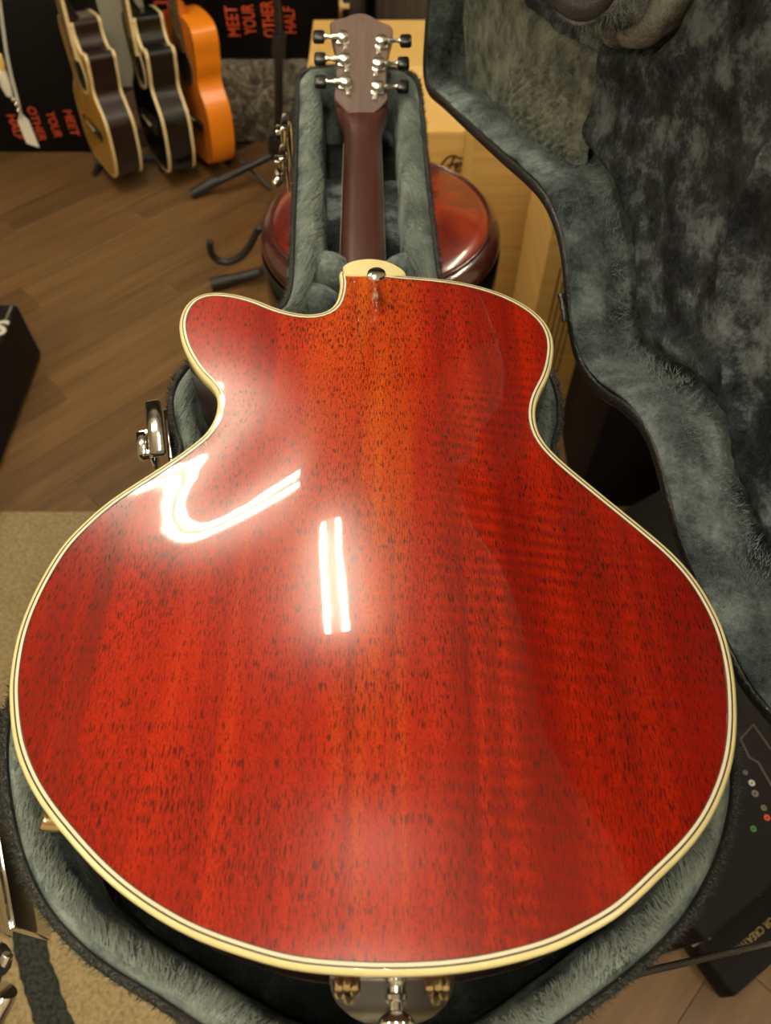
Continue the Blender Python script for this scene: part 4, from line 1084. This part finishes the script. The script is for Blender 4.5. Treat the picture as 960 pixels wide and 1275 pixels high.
# ---------------------------------------------------------------- stands
def boom_stand():
    hub = at_z(345, 183, .12); r = empty('tripod_stand', (hub[0], hub[1], 0)); bpy.context.view_layer.update(); K = []
    top = at_y(349, -40, hub[1]); col = at_y(348, 42, hub[1])
    bm = bmesh.new(); add_tube(bm, [hub+np.array([0, 0, -.04]), at_y(347, 60, hub[1])], .0135, 14); K.append(bmobj('lower_pole', bm, MT['iron'], None))
    bm = bmesh.new(); add_tube(bm, [at_y(347, 70, hub[1]), col], .020, 16); K.append(bmobj('clamp_collar', bm, MT['rubber'], None))
    bm = bmesh.new(); add_tube(bm, [col, top+np.array([0, 0, .5])], .010, 12); K.append(bmobj('upper_pole', bm, MT['iron'], None))
    bm = bmesh.new(); add_lathe(bm, [(0, -.03), (.026, -.03), (.030, -.01), (.026, .03), (0, .03)], Matrix.Translation(hub), 18); K.append(bmobj('hub', bm, MT['iron'], None))
    f1 = at_z(246, 238, .022); m1 = f1*.72+hub*.28
    for a, b, rr, nm in ((hub, f1*.985+hub*.015, .0185, 'leg'),):
        bm = bmesh.new(); add_tube(bm, [a+np.array([0, 0, -.02]), b], [.011, .0135], 12); K.append(bmobj('leg', bm, MT['rubber'], None))
    bm = bmesh.new(); d = (f1-hub)/np.linalg.norm(f1-hub); add_tube(bm, [f1-d*.075, f1-d*.06, f1+d*.02], [.0135, .0165, .0165], 14); K.append(bmobj('rubber_foot', bm, MT['rubber'], None))
    for q in ((hub[0]+.12, hub[1]-.10, .018), (hub[0]+.06, hub[1]+.12, .018)):
        bm = bmesh.new(); add_tube(bm, [hub+np.array([0, 0, -.02]), q], .014, 12); K.append(bmobj('leg', bm, MT['rubber'], None))
    bm = bmesh.new(); add_tube(bm, [at_z(300, 200, .07), at_z(336, 234, .012)], .0055, 8); K.append(bmobj('brace', bm, MT['iron'], None))
    adopt(r, K); tag(r, 'black tripod stand with thick rubber legs, beside the orange guitar', 'stand')
boom_stand()
def hook_stand():
    y = 1.50; pts = [(262, 301), (261.5, 309), (265, 318), (273, 325), (286, 326), (300, 319), (310, 308), (316, 296), (321, 287)]
    base = at_z(345, 318, .03); r = empty('guitar_stand', (base[0], base[1], 0)); bpy.context.view_layer.update(); K = []
    P = catmull([at_y(px, py, y) for px, py in pts], 40, closed=False)
    bm = bmesh.new(); add_tube(bm, P, .0085, 12); K.append(bmobj('yoke_arm', bm, MT['rubber'], None))
    e = P[-1]; top = np.array([e[0]+.10, 1.56, e[2]+.06])
    bm = bmesh.new(); add_tube(bm, [e, top], .009, 12); K.append(bmobj('cross_arm', bm, MT['iron'], None))
    f = at_z(268, 353, .018); g_ = np.array([top[0], 1.62+.0, .22])
    bm = bmesh.new(); add_tube(bm, [top+np.array([0, 0, .12]), g_], .012, 12); K.append(bmobj('upright', bm, MT['iron'], None))
    h2 = at_z(345, 325, .10)
    bm = bmesh.new(); add_tube(bm, [f+np.array([.0, 0, 0]), at_z(325, 339, .035), h2], [.016, .015, .011], 12); K.append(bmobj('leg', bm, MT['rubber'], None))
    bm = bmesh.new(); add_tube(bm, [h2, g_], .011, 12); K.append(bmobj('leg_strut', bm, MT['iron'], None))
    d = f-at_z(325, 339, .035); d = d/np.linalg.norm(d); bm = bmesh.new(); add_tube(bm, [f-d*.045, f+d*.012], .019, 14); K.append(bmobj('rubber_foot', bm, MT['rubber'], None))
    for q in ((g_[0]+.22, g_[1]+.04, .014), (g_[0]+.05, g_[1]+.18, .014)):
        bm = bmesh.new(); add_tube(bm, [g_, q], .012, 12); K.append(bmobj('leg', bm, MT['rubber'], None))
    adopt(r, K); tag(r, 'black guitar stand with an upturned padded yoke, beside the red stool', 'guitar stand')
hook_stand()
# black stand pole with chrome clip behind the headstock
def clip_stand():
    y = 2.535; c = at_y(430, 12, y); r = empty('microphone_stand', (c[0]+.03, y, 0)); bpy.context.view_layer.update(); K = []
    bm = bmesh.new(); add_tube(bm, [(c[0]+.03, y, c[2]-.06), (c[0]+.03, y, c[2]+.35)], .030, 16); K.append(bmobj('grip', bm, MT['rubber'], None))
    bm = bmesh.new(); add_tube(bm, [(c[0]+.03, y, .02), (c[0]+.03, y, c[2]-.05)], .012, 12); K.append(bmobj('pole', bm, MT['iron'], None))
    bm = bmesh.new(); add_tube(bm, [(c[0]-.012, y-.02, c[2]-.035), (c[0]-.010, y-.02, c[2]+.16)], .009, 12); add_box(bm, (c[0], y-.02, c[2]+.02), (.03, .02, .02), None, .004, 2); K.append(bmobj('clip', bm, MT['chrome'], None))
    bm = bmesh.new(); add_lathe(bm, [(0, .04), (.03, .036), (.044, .014), (.046, 0), (0, 0)], Matrix.Translation((c[0]+.03, y, 0)), 32); K.append(bmobj('round_base', bm, MT['iron'], None))
    adopt(r, K); tag(r, 'black stand with a chrome clip, just behind the headstock', 'stand')
clip_stand()
# ---------------------------------------------------------------- price tag on a chain hanging at the edge of view
def price_tag():
    y = 2.0; T0 = at_y(27, 146, y); T1 = at_y(42, 183, y)
    r = empty('hanging_price_tag', tuple(T0)); bpy.context.view_layer.update(); K = []
    up = Vector(T0-T1).normalized(); n = Vector((.25, -1, .3)).normalized(); ex = up.cross(n).normalized(); n = ex.cross(up)
    L = float(np.linalg.norm(T0-T1)); m = M3(ex, up, n, (T0+T1)/2)
    out = [(-.014, -L/2+.012), (.014, -L/2-.004), (.014, L/2-.010), (.006, L/2+.004), (-.006, L/2+.004), (-.014, L/2-.010)]
    V = [m @ Vector((x, z, s*.0006)) for s in (-1, 1) for x, z in out]; F = [tuple(range(6))[::-1], tuple(range(6, 12))]+[(i, (i+1) % 6, 6+(i+1) % 6, 6+i) for i in range(6)]
    K.append(mesh('paper_tag', V, F, MT['paper'], None, False))
    bm = bmesh.new(); P = [at_y(px, py, y) for px, py in [(27, 148), (22, 125), (14, 95), (8, 65), (3, 30), (-2, -10)]]; add_tube(bm, P, .0045, 8); K.append(bmobj('clear_strap', bm, MT['glass'], None))
    bm = bmesh.new(); P = [at_y(px, py, y) for px, py in [(2, 88), (7, 106), (12, 119)]]; add_tube(bm, P, [.011, .013, .008], 12); K.append(bmobj('white_sleeve', bm, MT['paper'], None))
    bm = bmesh.new(); P = [at_y(px, py, y) for px, py in [(-2, 68), (1, 78), (3, 88)]]; add_tube(bm, P, [.008, .010, .007], 12); K.append(bmobj('amber_sleeve', bm, MT['kraft_gold'], None))
    for a in ((17, 124), (21, 130), (24, 137)):
        bm = bmesh.new(); c = at_y(*a, y-.004); bmesh.ops.create_uvsphere(bm, u_segments=10, v_segments=8, radius=.0065, matrix=Matrix.Translation(c)); K.append(bmobj('chain_bead', bm, MT['chrome'], None))
    adopt(r, K); tag(r, 'white price tag hanging on a clear strap in front of the black carton', 'price tag')
price_tag()
